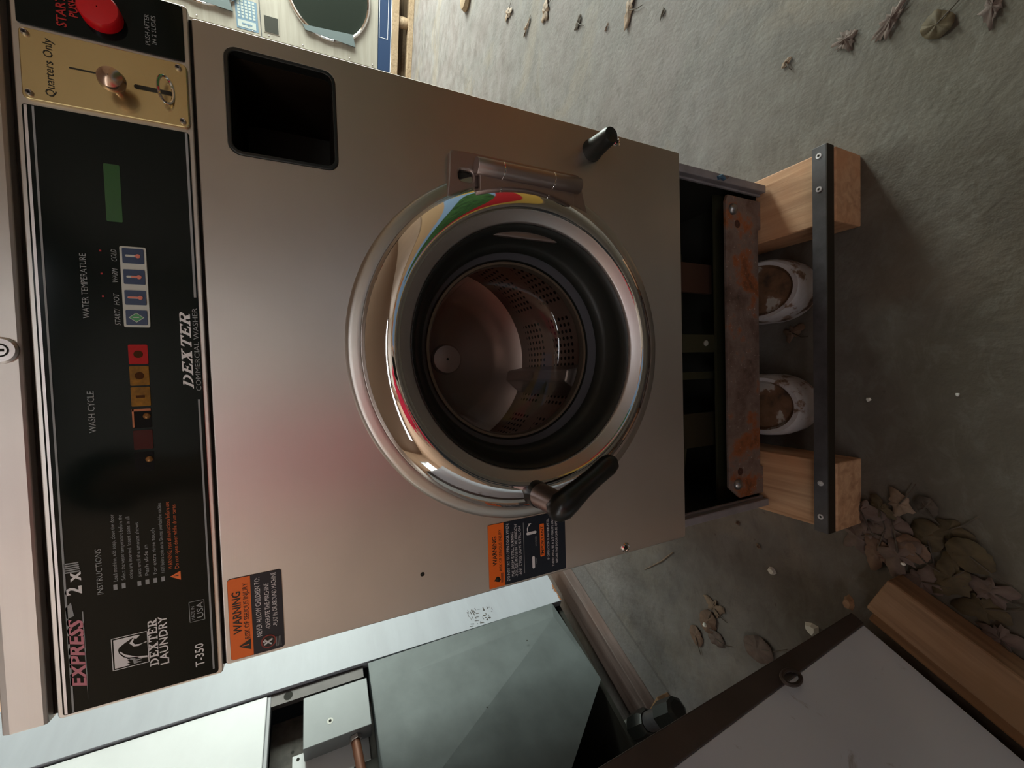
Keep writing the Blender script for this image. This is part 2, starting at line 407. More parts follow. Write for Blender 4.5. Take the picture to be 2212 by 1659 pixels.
def struct(o): o['kind'] = 'structure'; return o
def rrect(x0, z0, x1, z1, r, n=6):
    pts = []
    for cx, cz, a0 in ((x1-r, z0+r, -90), (x1-r, z1-r, 0), (x0+r, z1-r, 90), (x0+r, z0+r, 180)):
        for k in range(n+1):
            a = math.radians(a0+90*k/n); pts.append((cx+r*math.cos(a), cz+r*math.sin(a)))
    return pts
def circle(cx, cz, r, n=48): return [(cx+r*math.cos(2*math.pi*k/n), cz+r*math.sin(2*math.pi*k/n)) for k in range(n)]
def plate(mb, outer, holes, y0, y1, mat, bev=0.0):
    """solid sheet with holes, outline in (x, z)"""
    cu = bpy.data.curves.new('p', 'CURVE'); cu.dimensions = '2D'; cu.fill_mode = 'BOTH'
    cu.extrude = (y1-y0)/2 - bev; cu.bevel_depth = bev; cu.bevel_resolution = 2; cu.offset = -bev
    for poly in [outer]+holes:
        s = cu.splines.new('POLY'); s.points.add(len(poly)-1); s.use_cyclic_u = True
        for i, (x, z) in enumerate(poly): s.points[i].co = (x, z, 0, 1)
    ob = bpy.data.objects.new('p', cu); me = bpy.data.meshes.new_from_object(ob)
    ym = (y0+y1)/2
    mb.add([(v.co.x, ym-v.co.z, v.co.y) for v in me.vertices], [tuple(p.vertices) for p in me.polygons], mat)
    bpy.data.objects.remove(ob); bpy.data.curves.remove(cu); bpy.data.meshes.remove(me)
    return mb

# ------------------------------------------------------------------ room
E0, E1, D0, D1, HT = -1.98, 2.6, -3.2, 5.02, 2.7
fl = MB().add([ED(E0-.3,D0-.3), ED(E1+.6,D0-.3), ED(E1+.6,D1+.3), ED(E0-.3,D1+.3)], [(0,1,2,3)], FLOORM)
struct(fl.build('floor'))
struct(MB().box((E0-.1,D0-.1,HT), (-.85,D1+.1,HT+.1), CEIL, fr=ED).box((.15,D0-.1,HT), (E1+.1,D1+.1,HT+.1), CEIL, fr=ED).box((-.85,D0-.1,HT), (.15,1.5,HT+.1), CEIL, fr=ED).box((-.85,2.5,HT), (.15,D1+.1,HT+.1), CEIL, fr=ED).build('ceiling'))
struct(MB().box((E0-.12,D0-.1,0), (E0,-2.6,HT), WALLTAN, fr=ED).box((E0-.12,-1.6,0), (E0,D1+.1,HT), WALLTAN, fr=ED).box((E0-.12,-2.6,0), (E0,-1.6,1.3), WALLTAN, fr=ED).box((E0-.12,-2.6,2.3), (E0,-1.6,HT), WALLTAN, fr=ED).build('wall_left'))
struct(MB().box((E0,D1,0), (E1,D1+.12,HT), WALLCREAM, fr=ED).build('wall_back'))
struct(MB().box((E0,D0-.12,0),(.75,D0,HT),WALLTAN,fr=ED).box((.75,D0-.12,0),(E1,D0,HT),WALLCREAM,fr=ED).build('wall_rear'))
def window_frame(name, lo, hi, z0, z1, axis, pos, bars):
    f = MB()
    def bx(u0, u1, w0, w1):
        if axis == 'D': f.box((u0,pos-.10,w0),(u1,pos-.02,w1),WHITEPAINT,fr=ED)
        else: f.box((pos+.02,u0,w0),(pos+.10,u1,w1),WHITEPAINT,fr=ED)
    bx(lo,hi,z0,z0+.05); bx(lo,hi,z1-.05,z1); bx(lo,lo+.05,z0+.05,z1-.05); bx(hi-.05,hi,z0+.05,z1-.05)
    for b_ in bars: bx(b_-.025,b_+.025,z0+.05,z1-.05)
    struct(f.build(name))
window_frame('added_window_1', -2.6, -1.6, 1.3, 2.3, 'E', E0-.13, [-2.1])  # frame of the unseen left window, added for the light it lets in
# right wall with the shop window and a smaller side window
r = MB(); ws = [(2.55,4.15,0.20,2.30)]
prev = D0
for d0_, d1_, q0, q1 in ws:
    r.box((E1,prev,0),(E1+.12,d0_,HT),WALLCREAM,fr=ED); r.box((E1,d0_,0),(E1+.12,d1_,q0),WALLCREAM,fr=ED); r.box((E1,d0_,q1),(E1+.12,d1_,HT),WALLCREAM,fr=ED); prev = d1_
r.box((E1,prev,0),(E1+.12,D1,HT),WALLCREAM,fr=ED)
struct(r.build('wall_right'))
window_frame('window_2', 2.55, 4.15, 0.20, 2.30, 'E', E1, [3.35])
# unseen lamp added to light the rear walls that the steel mirrors
cl_ = thing('added_ceiling_lamp', ED(0.5, -2.6, HT), 'long unseen lamp added near the rear wall to brighten the walls mirrored in the washer', 'lamp')
MB().box((-1.2,-2.75,HT-.06),(2.2,-2.45,HT),plain('added_lamp_housing',(.6,.6,.58),.5),fr=ED).build('added_lamp_housing', cl_)
MB().box((-1.17,-2.72,HT-.075),(2.17,-2.48,HT-.06),plain('added_lamp_diffuser',(.8,.8,.8),.6,emit=((.93,.97,1.0),11.5)),fr=ED).build('added_lamp_diffuser', cl_)

# painted board standing to the right, seen only mirrored in the chrome door ring
BLUEP = plain('mural_blue', (0.30, 0.52, 0.85), 0.7); GREENP = plain('mural_green', (0.06, 0.20, 0.05), 0.7, col2=(0.02,0.08,0.02), vscale=(2,12,12), var=.5)
REDP = plain('mural_red', (0.55, 0.02, 0.03), 0.7); YELP = plain('mural_yellow', (0.66, 0.45, 0.10), 0.7); ORP = plain('mural_orange', (0.55, 0.18, 0.06), 0.7)
PALLET_B = plain('board_back', (.3,.22,.15), .8)
TANP = plain('mural_tan', (.58,.42,.25), .7)
mu = thing('painted_board', ED(1.22, -.3, 0), 'standing board painted with fruit in blue, green and red, mirrored in the chrome door ring', 'painted board')
MB().box((1.215,-2.2,.0),(1.235,.85,1.22),PALLET_B,fr=ED).build('board', mu)
mb = MB()
def mp(pts, off, mat): mb.add([ED(1.215-off, u, v*.81) for u, v in pts], [tuple(range(len(pts)))], mat)
mp([(-2.18,.02),(-2.18,1.48),(.83,1.48),(.83,.02)], .002, TANP)
mp([(-2.18,.02),(-2.18,1.10),(-.9,1.20),(.83,1.12),(.83,.02)], .003, BLUEP)
mp([(-2.18,.02),(-2.18,.22),(.83,.40),(.83,.02)], .004, YELP)
def ell(cx, cz, a, b, n=40, t0=0, t1=360): return [(cx+a*math.cos(math.radians(t0+(t1-t0)*k/n)), cz+b*math.sin(math.radians(t0+(t1-t0)*k/n))) for k in range(n)]
mp(ell(-.35,.78,.95,.28), .005, GREENP); mp(ell(-.3,.55,1.0,.32,t0=180,t1=362), .006, REDP)
mp(ell(-1.75,1.30,.13,.11), .005, ORP); mp(ell(-1.40,1.34,.11,.09), .005, ORP); mp(ell(-2.0,1.24,.09,.09), .005, ORP); mp(ell(-1.05,1.33,.10,.08), .005, ORP); mp(ell(-1.6,1.40,.5,.02), .006, GREENP)
mp([(.55,.05),(.83,.05),(.83,1.2),(.72,1.0)], .006, YELP)
mb.build('painted_picture', mu)

# ------------------------------------------------------------------ the washer
W = thing('washing_machine', (0, 0.0, 0.08), 'big stainless steel front loading coin washer on a wooden skid, centre of the picture', 'washing machine')
ZB, ZT = 0.315, 0.983
DC = (0.0, 0.0, 0.617)          # door centre
# cabinet shell
b = MB()
for sx in (-1, 1):
    b.box((sx*0.318 if sx < 0 else 0.312, 0.012, 0.08), (-0.312 if sx < 0 else 0.318, 0.68, 1.10), SIDEGREY)
    x0, x1 = (0.297, 0.312) if sx > 0 else (-0.312, -0.297)
    b.box((x0, 0.012, 0.082), (x1, 0.018, 0.83 if sx > 0 else 0.98), SIDEGREY)
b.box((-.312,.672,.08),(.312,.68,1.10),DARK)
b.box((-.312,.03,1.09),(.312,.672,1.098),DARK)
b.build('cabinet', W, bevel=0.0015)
b = MB(); b.box((-.311,.022,.0815),(.311,.67,.084),DARK).box((-.3115,.022,.084),(-.310,.67,.84),DARK).box((.310,.022,.084),(.3115,.67,.84),DARK); b.build('shade_liner', W)  # added black lining that paints the shade inside the cabinet
# front panel with round opening, dispenser opening
fp = MB(); plate(fp, rrect(-.330,ZB,.330,ZT,.003,3), [circle(0,.617,.206,96), rrect(.203,.853,.3115,.957,.011)], 0.0, 0.010, STEEL, 0.0012)
fp.build('front_panel', W)
fr_ = MB(); fr_.box((-.330,.0095,ZB),(-.327,.02,ZT),STEEL2).box((.327,.0095,ZB),(.330,.02,ZT),STEEL2).box((-.327,.0095,ZB),(.327,.02,ZB+.003),STEEL2)
fr_.build('front_panel_return', W)
# dispenser recess
s = MB(); BRN = plain('dispenser_plastic', (0.014, 0.008, 0.004), 0.7, spec=.15)
plate(s, rrect(.2025,.8525,.312,.9575,.012), [rrect(.2065,.8565,.308,.9535,.009)], -.0015, .0105, BLACKP, .001)
s.box((.205,.0105,.855),(.2075,.14,.955),BRN).box((.3075,.0105,.855),(.31,.14,.955),BRN).box((.205,.0105,.852),(.31,.14,.855),BRN).box((.205,.0105,.955),(.31,.14,.958),BRN).box((.205,.14,.852),(.31,.145,.958),DARK)
s.build('soap_dispenser', W)
# --- door surround (fixed ring and hinge tab)
sr = MB(); sr.lathe([(.2375,.0),(.2360,-.004),(.2335,-.006),(.230,-.0062),(.2255,-.0078),(.2215,-.0078),(.2190,-.005),(.206,-.004),(.2035,.03)], DC, STEEL2, n=128)
sr.build('door_surround', W)
tb = MB(); plate(tb, [(.150,.735),(.2115,.7265)]+[(.243+.008*math.cos(math.radians(a)), .7165+.008*math.sin(math.radians(a))) for a in (75,45,15)]+[(.252+.0*a,.700) for a in (1,)]+[(.252,.545)]+[(.244+.008*math.cos(math.radians(a)), .532+.008*math.sin(math.radians(a))) for a in (0,-30,-60)]+[(.222,.520),(.150,.500)],
      [rrect(.2135,.693,.2275,.712,.005)], -.0085, -.0005, HINGE, .0028)
tb.box((.212,-.0006,.69),(.229,.0,.715),DARK)
tb.build('hinge_plate', W)
hp = MB(); hp.lathe([(0,-.078),(.0105,-.078),(.011,-.077),(.011,-.0345),(.0102,-.034),(.0102,-.033),(.011,-.0325),(.011,.041),(.0102,.0415),(.0102,.0425),(.011,.043),(.011,.077),(.0105,.078),(0,.078)], (.2295,-.020,.6145), HINGE, n=32, axis='Z')
hp.lathe([(.0109,-.0345),(.01135,-.0340),(.01135,-.0330),(.0109,-.0325)], (.2295,-.020,.6145), CHROME, n=32, axis='Z'); hp.lathe([(.0109,.041),(.01135,.0415),(.01135,.0425),(.0109,.043)], (.2295,-.020,.6145), CHROME, n=32, axis='Z')
hp.build('hinge_barrel', W)
hl = MB(); hl.box((.200,-.020,.5450),(.2235,-.014,.688),HINGE); hl.build('hinge_leaf', W, bevel=.001)
# --- door
door = MB()
door.lathe([(.2205,-.003),(.2207,-.0095),(.2196,-.0132),(.2160,-.0170),(.2125,-.0203),(.2090,-.0232),(.2055,-.0257),(.2020,-.0279),(.1985,-.0297),(.1950,-.0311),(.1915,-.0321),(.1885,-.0326),(.1855,-.0326),(.1825,-.0318),(.1805,-.0305)], DC, CHROME, n=160)
dr = door.build('door', W)
fc = MB(); fc.lathe([(.1805,-.0305),(.1790,-.0294),(.1680,-.0235),(.1663,-.0215),(.1657,-.010)], DC, SATIN, n=128)
fc.build('inner_ring', dr)
gk = MB(); gk.lathe([(.1660,-.0185),(.1645,-.0190),(.160,-.0150),(.158,-.006),(.150,.012),(.147,.016),(.1445,.018),(.1410,.030)], DC, RUBBER, n=128); gk.lathe([(.1410,.030),(.1395,.034),(.1345,.043)], DC, plain('grey_seal',(.10,.10,.115),.3,.3), n=128); gk.lathe([(.1345,.043),(.1325,.05),(.1325,.058)], DC, RUBBER, n=128)
gk.build('gasket', dr)
gr = MB(); gr.lathe([(.1328,.047),(.1315,.0445),(.1280,.0450),(.1262,.049),(.1262,.056)], DC, plain('dull_rim',(.22,.17,.13),.3,.8), n=128); gr.build('glass_rim', dr)
gl = MB(); gl.lathe([(.1300,.050),(.1255,.0555),(.1225,.066),(.1200,.078),(.1130,.088),(.095,.0955),(.07,.100),(.035,.1025),(.0005,.103)], DC, GLASS, n=128); gl.build('glass', dr)
# handle: stub on the ring and black lever
HP = Vector((-.196,-.030,.6255))
hb = MB(); hb.tube([HP+Vector((0,.012,0)), HP, HP+Vector((-.001,-.012,-.001))], [.0175,.0175,.0170], BLACKP, 24)
hb.tube([HP+Vector((0,-.011,-.0)), HP+Vector((-.001,-.030,-.002)), HP+Vector((-.002,-.054,-.003))], [.0160,.0160,.0155], HINGE, 24)
hb.build('handle_stub', dr)
lv = MB(); L0 = HP+Vector((-.003,-.057,-.003)); L1 = Vector((-.149,-.090,.5400))
pts = [L0+Vector((-.006,.0,.010))]+[L0.lerp(L1, t) for t in (0,.12,.3,.5,.7,.9,.97,1.0)]
lv.tube([L0+(L0-L1).normalized()*.017]+[L0+(L0-L1).normalized()*.012]+[L0.lerp(L1, t) for t in (0,.15,.35,.6,.85,.95,1.0)], [.006,.0135,.0175,.0165,.0140,.0128,.0135,.0110,.005], BLACKP, 24)
lv.build('handle', dr)
# --- tub and drum
tb2 = MB(); tb2.lathe([(.2035,.03),(.198,.045),(.176,.055),(.160,.075),(.158,.085)], DC, PALEGREY, n=96); tb2.build('tub_opening', W)
dm = MB(); dm.lathe([(.158,.09),(.162,.10),(.19,.112),(.215,.120)], DC, PALEGREY, n=96)
dm.build('drum_lip', W)
dm = MB(); dm.lathe([(.215,.120),(.2165,.20),(.2165,.32),(.215,.44)], DC, DRUM, n=144, uv=True)
dm.build('drum', W)
hb2 = MB(); hb2.lathe([(.215,.44),(.19,.452),(.15,.455),(.135,.450),(.10,.435),(.06,.418),(.035,.405)], DC, HUB, n=96)
for k in range(3):
    a = math.radians(100+120*k); ca, sa = math.cos(a), math.sin(a)
    pr = []
    for y_ in (.13,.25,.37,.44):
        pass
hb2.build('drum_back', W)
cp = MB(); cp.lathe([(.0345,.408),(.0345,.396),(.031,.392),(.012,.390),(.0005,.390)], DC, HUB, n=48); cp.lathe([(.003,.3895),(.0005,.3893)], DC, DARK, n=12); cp.build('hub_cap', W)
for k in range(3):
    a = math.radians(15+120*k); ca, sa = math.cos(a), math.sin(a); lf = MB()
    def P(rr, off, y): return (DC[0]+rr*ca-off*sa, y, DC[2]+rr*sa+off*ca)
    lf.add([P(.217,-.035,.135),P(.217,.035,.135),P(.165,.012,.15),P(.165,-.012,.15),P(.217,-.035,.43),P(.217,.035,.43),P(.165,.012,.42),P(.165,-.012,.42)],[(0,1,2,3),(4,7,6,5),(0,3,7,4),(1,5,6,2),(3,2,6,7)],HUB)
    lf.build('drum_lifter', W, bevel=.004)
# --- panel fasteners and bumper
def screwhead(name, x, z, rr, y, parent, m1=None):
    q = MB(); m1 = m1 or CHROME
    q.lathe([(rr,.0),(rr*.98,-.0012),(rr*.72,-.0028),(rr*.62,-.0026),(rr*.5,-.0008),(.0003,-.0006)], (x,y,z), m1, n=24)
    q.lathe([(rr*.46,-.0011),(.0003,-.0010)], (x,y,z), DARK, n=6)
    return q.build(name, parent)
screwhead('screw', .3205, .450, .0075, 0, W); screwhead('screw', -.3200, .449, .0080, 0, W)
bp_ = MB(); bp_.lathe([(.0165,.0),(.0165,-.003),(.0145,-.012),(.0130,-.030),(.0125,-.042),(.0105,-.046),(.0085,-.045),(.0005,-.044)], (.297,0,.4975), RUBBER, n=32); bp_.build('door_bumper', W)
dn = MB(); dn.lathe([(.003,.0002),(.0022,-.0004),(.0002,-.0002)], (-.284,-.0001,.775), DARK, n=10); dn.build('small_plug', W)

# --- control panel
cpn = MB()
plate(cpn, rrect(-.336,.9855,.3385,1.1105,.0035,3), [], -.0015, .012, STEEL2, .001)
CP = cpn.build('control_panel', W)
# dark strips painted as the shaded gaps above and below the panel
sh = MB(); sh.box((-.334,.006,1.1105),(.336,.02,1.1155),DARK).box((-.33,.004,.9825),(.33,.02,.986),DARK); sh.build('shadow_gap_strip', W)
ov = MB(); plate(ov, rrect(-.333,.9895,.2145,1.1065,.002,3), [], -.0030, -.0014, GLOSSBLK, .0004)
OV = ov.build('display_film', W, label='glossy black instruction and key panel')
ov2 = MB(); plate(ov2, rrect(.2835,.9895,.3365,1.1065,.002,3), [], -.0030, -.0014, GLOSSBLK, .0004)
ov2.text('PUSH AFTER', .2905, 1.0155, .0035, GREYINK, y=-.0034, width=.0285); ov2.text('IN 2 SLIDES', .2925, 1.0105, .0035, GREYINK, y=-.0034, width=.0265)
ov2.text('START', .288, 1.0740, .0065, REDINK, y=-.0034, width=.027, bold=.02); ov2.text('PUSH', .299, 1.0660, .0060, REDINK, y=-.0034, width=.017, bold=.02)
ov2.build('start_panel', W, label='black panel with red lettering')
bt = MB(); bt.lathe([(.0150,.0),(.0150,-.009),(.0140,-.0105),(.006,-.0115),(.0005,-.0116)], (.3065,-.003,1.0490), BTNRED, n=48); bt.build('start_button', W, label='round red push button')
INK = MB(); YI = -.0034
def line_(x0, z0, x1, z1, mat, y=YI): INK.box((x0,y,z0),(x1,y+.0002,z1),mat)
# big slanted brand word with serifs
def serif_word(mb, word, x0, z0, w, h, shear, mat, y):
    G = {'D': ([[(0,0),(.9,0),(.9,.12),(.62,.12),(.62,.88),(.9,.88),(.9,1),(0,1),(0,.88),(.2,.88),(.2,.12),(0,.12)], 'bowl'], 2.0),
         'E': ([[(0,0),(1.7,0),(1.7,.34),(1.55,.34),(1.35,.13),(.62,.13),(.62,.44),(1.0,.44),(1.0,.34),(1.12,.34),(1.12,.68),(1.0,.68),(1.0,.57),(.62,.57),(.62,.87),(1.3,.87),(1.5,.70),(1.62,.70),(1.62,1),(0,1),(0,.88),(.2,.88),(.2,.12),(0,.12)]], 1.75),
         'X': ([[(0,0),(.75,0),(.75,.12),(.55,.12),(.86,.40),(1.1,.12),(.92,.12),(.92,0),(2.0,0),(2.0,.12),(1.75,.12),(1.16,.60),(1.5,.88),(1.75,.88),(1.75,1),(1.08,1),(1.08,.88),(1.22,.88),(.96,.68),(.80,.88),(.98,.88),(.98,1),(0,1),(0,.88),(.22,.88),(.68,.50),(.25,.12),(0,.12)]], 2.05),
         'T': ([[(.5,0),(1.3,0),(1.3,.12),(1.1,.12),(1.1,.87),(1.35,.87),(1.6,.68),(1.75,.68),(1.75,1),(.05,1),(.05,.68),(.2,.68),(.45,.87),(.7,.87),(.7,.12),(.5,.12)]], 1.8),
         'R': ([[(0,0),(.85,0),(.85,.12),(.62,.12),(.62,.42),(.78,.42),(1.2,0),(1.9,0),(1.9,.12),(1.7,.12),(1.28,.46),(1.5,.52),(1.62,.64),(1.62,.82),(1.45,.95),(1.15,1),(0,1),(0,.88),(.2,.88),(.2,.12),(0,.12)]], 1.9)}
    tot = sum(G[c][1]+.15 for c in word)-.15; k = w/(tot); x = 0
    for c in word:
        polys, adv = G[c]
        for p in polys:
            if p == 'bowl':
                out = [(.62+1.25*math.sin(math.radians(a)), .5+.5*math.cos(math.radians(a))) for a in range(0, 181, 12)]
                inn = [(.62+.80*math.sin(math.radians(a)), .5+.38*math.cos(math.radians(a))) for a in range(180, -1, -12)]
                for i in range(len(out)-1):
                    q = [out[i], out[i+1], inn[len(inn)-2-i], inn[len(inn)-1-i]]
                    mb.add([(x0+(x+u)*k+shear*v*h, y, z0+v*h) for u, v in q], [(3,2,1,0)], mat)
                continue
            n = len(p)
            from mathutils.geometry import tessellate_polygon
            co = [Vector((u, v, 0)) for u, v in p]
            tris = tessellate_polygon([co])
            mb.add([(x0+(x+u)*k+shear*v*h, y, z0+v*h) for u, v in p], [tuple(t) for t in tris], mat)
            if c == 'R':   # counter of the R
                mb.add([(x0+(x+u)*k+shear*v*h, y-.0001, z0+v*h) for u, v in [(.62,.56),(1.0,.56),(1.18,.64),(1.18,.78),(1.0,.88),(.62,.88)]], [(0,1,2,3,4,5)], GLOSSBLK)
        x += adv+.15
serif_word(INK, 'DEXTER', -.039, .9965, .074, .0085, .55, WHITEINK, YI)
INK.text('COMMERCIAL WASHER', -.0415, .9905, .0042, GREYINK, y=YI, width=.083)
line_(-.328,.9922,-.050,.9938,GREYINK); line_(.052,.9905,.2135,.9925,GREYINK)
# silver edge lines of the film
line_(-.332,1.0985,.2135,1.1000,GREYINK); line_(-.332,1.1030,.2135,1.1050,SATIN)
INK.text('EXPRESS', -.3105, 1.0890, .0105, PINKINK, y=YI, width=.062, shear=.35, bold=.03)
INK.add([(-.3235,YI,1.0888),(-.305,YI,1.0882),(-.2405,YI,1.0882),(-.2405,YI,1.0890)],[(0,1,2,3)],GREYINK)
INK.add([(-.245,YI,1.0995),(-.2345,YI,1.1000),(-.2300,YI,1.0960),(-.243,YI,1.0945)],[(0,3,2,1)],GREYINK)
INK.text('2', -.2235, 1.0885, .0108, WHITEINK, y=YI, bold=.025); INK.text('x', -.2115, 1.0885, .0100, WHITEINK, y=YI, bold=.025)
for k in range(5): line_(-.2030+k*.0020, 1.0885+.0002*k, -.2018+k*.0020, 1.0985+.0002*k, GREYINK)
# horse-head style emblem in a frame
fx0, fx1, fz0, fz1 = -.3035, -.2725, 1.0435, 1.0705
for a_ in ((fx0,fz0,fx1,fz0+.0006),(fx0,fz1-.0006,fx1,fz1),(fx0,fz0,fx0+.0006,fz1),(fx1-.0006,fz0,fx1,fz1)): line_(*a_, WHITEINK)
def emb(pts, mat=WHITEINK, y=YI):
    from mathutils.geometry import tessellate_polygon
    co = [Vector((u, v, 0)) for u, v in pts]
    INK.add([(fx0+.0012+u*(fx1-fx0-.0024), y, fz0+.0012+v*(fz1-fz0-.0024)) for u, v in pts], [tuple(t) for t in tessellate_polygon([co])], mat)
emb([(.02,.98),(.02,.52),(.10,.62),(.12,.52),(.20,.60),(.24,.50),(.34,.72),(.50,.84),(.62,.86),(.70,.82),(.80,.66),(.92,.42),(.86,.30),(.96,.18),(.98,.30),(.98,.98)])
emb([(.02,.42),(.06,.16),(.10,.36),(.14,.14),(.18,.40),(.22,.22),(.30,.60),(.26,.62),(.16,.44)], GREYINK)
emb([(.14,0.0),(.20,.0),(.26,.34),(.42,.66),(.56,.80),(.52,.82),(.34,.66),(.20,.36)], WHITEINK)
emb([(.66,.0),(.71,.0),(.60,.24),(.62,.40),(.76,.52),(.90,.40),(.88,.36),(.78,.42),(.68,.36),(.66,.22)], WHITEINK)
serif_word(INK, 'DEXTER', -.3085, 1.0362, .0460, .0070, .0, WHITEINK, YI)
INK.text('LAUNDRY', -.3095, 1.0285, .0068, WHITEINK, y=YI, width=.0480, bold=.01)
INK.text('T-350', -.3215, 1.0005, .0072, WHITEINK, y=YI, width=.0235, bold=.01)
for a_ in ((-.2745,.9978,-.2535,.9983),(-.2745,1.0100,-.2535,1.0105),(-.2745,.9978,-.2740,1.0105),(-.2540,.9978,-.2535,1.0105)): line_(*a_, GREYINK)
INK.text('MADE IN', -.2725, 1.0062, .0028, GREYINK, y=YI, width=.014); INK.text('USA', -.2715, .9992, .0052, GREYINK, y=YI, width=.0160, bold=.01)
INK.text('INSTRUCTIONS', -.2280, 1.0735, .0043, GREYINK, y=YI, width=.0430)
txt = [('Load machine, add soap, close the door', 1.0630, .0640), ('Select the water temperature before the', 1.0572, .0625), ('coins are inserted. Insert coins in all', 1.0518, .0600),
       ('slots until the amount shows', 1.0455, .0530), ('Push slide in', 1.0398, .0300), ('For extra rinse touch', 1.0338, .0450), ('HOT before cycle starts. Do not overload the machine', 1.0278, .0690)]
for t_, z_, w_ in txt: INK.text(t_, -.2185, z_, .0030, GREYINK, y=YI, width=w_)
INK.text('WARNING: read all instructions before use', -.2165, 1.0215, .0034, ORANGED, y=YI, width=.0670); INK.text('Do not open door while drum turns', -.2170, 1.0165, .0034, ORANGED, y=YI, width=.0640)
INK.add([(-.2290,YI,1.0155),(-.2200,YI,1.0155),(-.2240,YI,1.0240)],[(0,1,2)],ORANGE); INK.add([(-.2249,YI-.0002,1.0172),(-.2237,YI-.0002,1.0172),(-.2240,YI-.0002,1.0212)],[(0,1,2)],INKBLACK)
for zz in (1.0280,1.0340,1.0400,1.0460): line_(-.2270, zz, -.2225, zz+.0028, GREYINK)
for zz in (1.0575,1.0635): line_(-.2265, zz, -.2215, zz+.0028, GREYINK)
INK.text('WASH CYCLE', -.0765, 1.0715, .0048, GREYINK, y=YI, width=.0385); INK.text('WATER TEMPERATURE', .0290, 1.0710, .0045, GREYINK, y=YI, width=.0590)
INK.text('START/', .0230, 1.0495, .0040, GREYINK, y=YI, width=.0150, shear=.2); INK.text('HOT', .0420, 1.0495, .0040, GREYINK, y=YI, width=.0105, shear=.2)
INK.text('WARM', .0625, 1.0495, .0040, GREYINK, y=YI, width=.0130, shear=.2); INK.text('COLD', .0825, 1.0495, .0040, GREYINK, y=YI, width=.0110, shear=.2)
for x_ in (.091,.070,.049): INK.box((x_,YI,1.0600),(x_+.0015,YI+.0002,1.0615),REDINK)
INK.build('printed_lettering', OV)
# display window
dd = MB(); dd.prism(rrect(.1195,1.0435,.1725,1.0550,.001,2), -.0034, -.0029, LENSGREEN); dd.build('digit_display', OV, label='dim green display window')
# keypad
kp = MB(); kp.prism(rrect(.0215,1.0275,.0975,1.0470,.0015,3), -.0042, -.0029, KEYWHITE); KP = kp.build('keypad', OV, bevel=.0003)
def key(x0, x1, kind):
    q = MB(); q.prism(rrect(x0,1.0293,x1,1.0450,.0008,2), -.0048, -.0041, KEYBLUE)
    xm = (x0+x1)/2; y = -.0050
    if kind == 'start':
        for s_, mt, yy in ((1.0, KEYWHITE, y), (.86, KEYGREEN, y-.0002)):
            q.add([(xm-.0046*s_,yy,1.0372),(xm,yy,1.0372-.0058*s_),(xm+.0046*s_,yy,1.0372),(xm,yy,1.0372+.0058*s_)],[(0,1,2,3)],mt)
        q.text('1', xm, 1.0352, .0045, KEYWHITE, y=y-.0004, align='C')
    else:
        q.prism(rrect(xm-.0010,1.0350,xm+.0010,1.0428,.0009,3), y-.0001, y+.0002, KEYWHITE)
        lv_ = {'cold': 1.0360, 'warm': 1.0395, 'hot': 1.0425}[kind]
        q.prism(rrect(xm-.0008,1.0335,xm+.0008,lv_,.0007,3), y-.0003, y, KEYRED)
        q.prism(circle(xm,1.0335,.0019,16), y-.0004, y-.0001, KEYRED)
    return q.build('key', KP)
key(.0815,.0955,'cold'); key(.0620,.0757,'warm'); key(.0425,.0562,'hot'); key(.0235,.0375,'start')
# cycle lamps
def lamp(x0, x1, mat, shape):
    q = MB(); q.prism(rrect(x0,1.0308,x1,1.0452,.0008,2), -.0036, -.0029, mat)
    xm = (x0+x1)/2
    if shape == 'bar': q.box((xm-.0012,-.0039,1.035),(xm+.0012,-.0035,1.0415),plain('lamp_mark',(.06,.02,.003),.6,spec=.1))
    if shape == 'spot': q.prism(circle(xm,1.038,.0035,20), -.0039, -.0035, plain('lamp_mark',(.06,.02,.003),.6,spec=.1))
    if shape == 'open':
        q = MB(); BR = plain('lamp_socket',(.004,.003,.002),.5,spec=.1); OR = plain('broken_lens',(.42,.10,.005),.35)
        q.prism(rrect(x0,1.0308,x1,1.0452,.0008,2), -.0033, -.0029, BR)
        q.box((x1-.0022,-.0037,1.0312),(x1,-.0031,1.0450),OR).box((x0+.001,-.0037,1.0438),(x1,-.0031,1.0452),OR)
        q.lathe([(.0030,.0),(.0026,-.0012),(.0012,-.0022),(.0003,-.0024)], (xm+.002,-.0033,1.0345), plain('lamp_bulb',(.35,.17,.06),.2,.5), n=16)
    if shape == 'bulb':
        q = MB(); q.prism(rrect(x0,1.0308,x1,1.0452,.0008,2), -.0033, -.0029, plain('lamp_socket',(.004,.003,.002),.5))
        q.lathe([(.0030,.0),(.0026,-.0012),(.0012,-.0022),(.0003,-.0024)], (xm+.002,-.0033,1.0345), plain('lamp_bulb',(.35,.17,.06),.2,.5), n=16)
    return q.build('cycle_lamp', OV)
lamp(-.0135,.0050,LENSRED,'spot'); lamp(-.0340,-.0155,LENSAMB,'spot'); lamp(-.0540,-.0355,LENSAMB,'bar'); lamp(-.0750,-.0565,LENSAMB,'open'); lamp(-.0955,-.0770,LENSDRED,''); lamp(-.1170,-.0980,LENSDRED,'bulb')
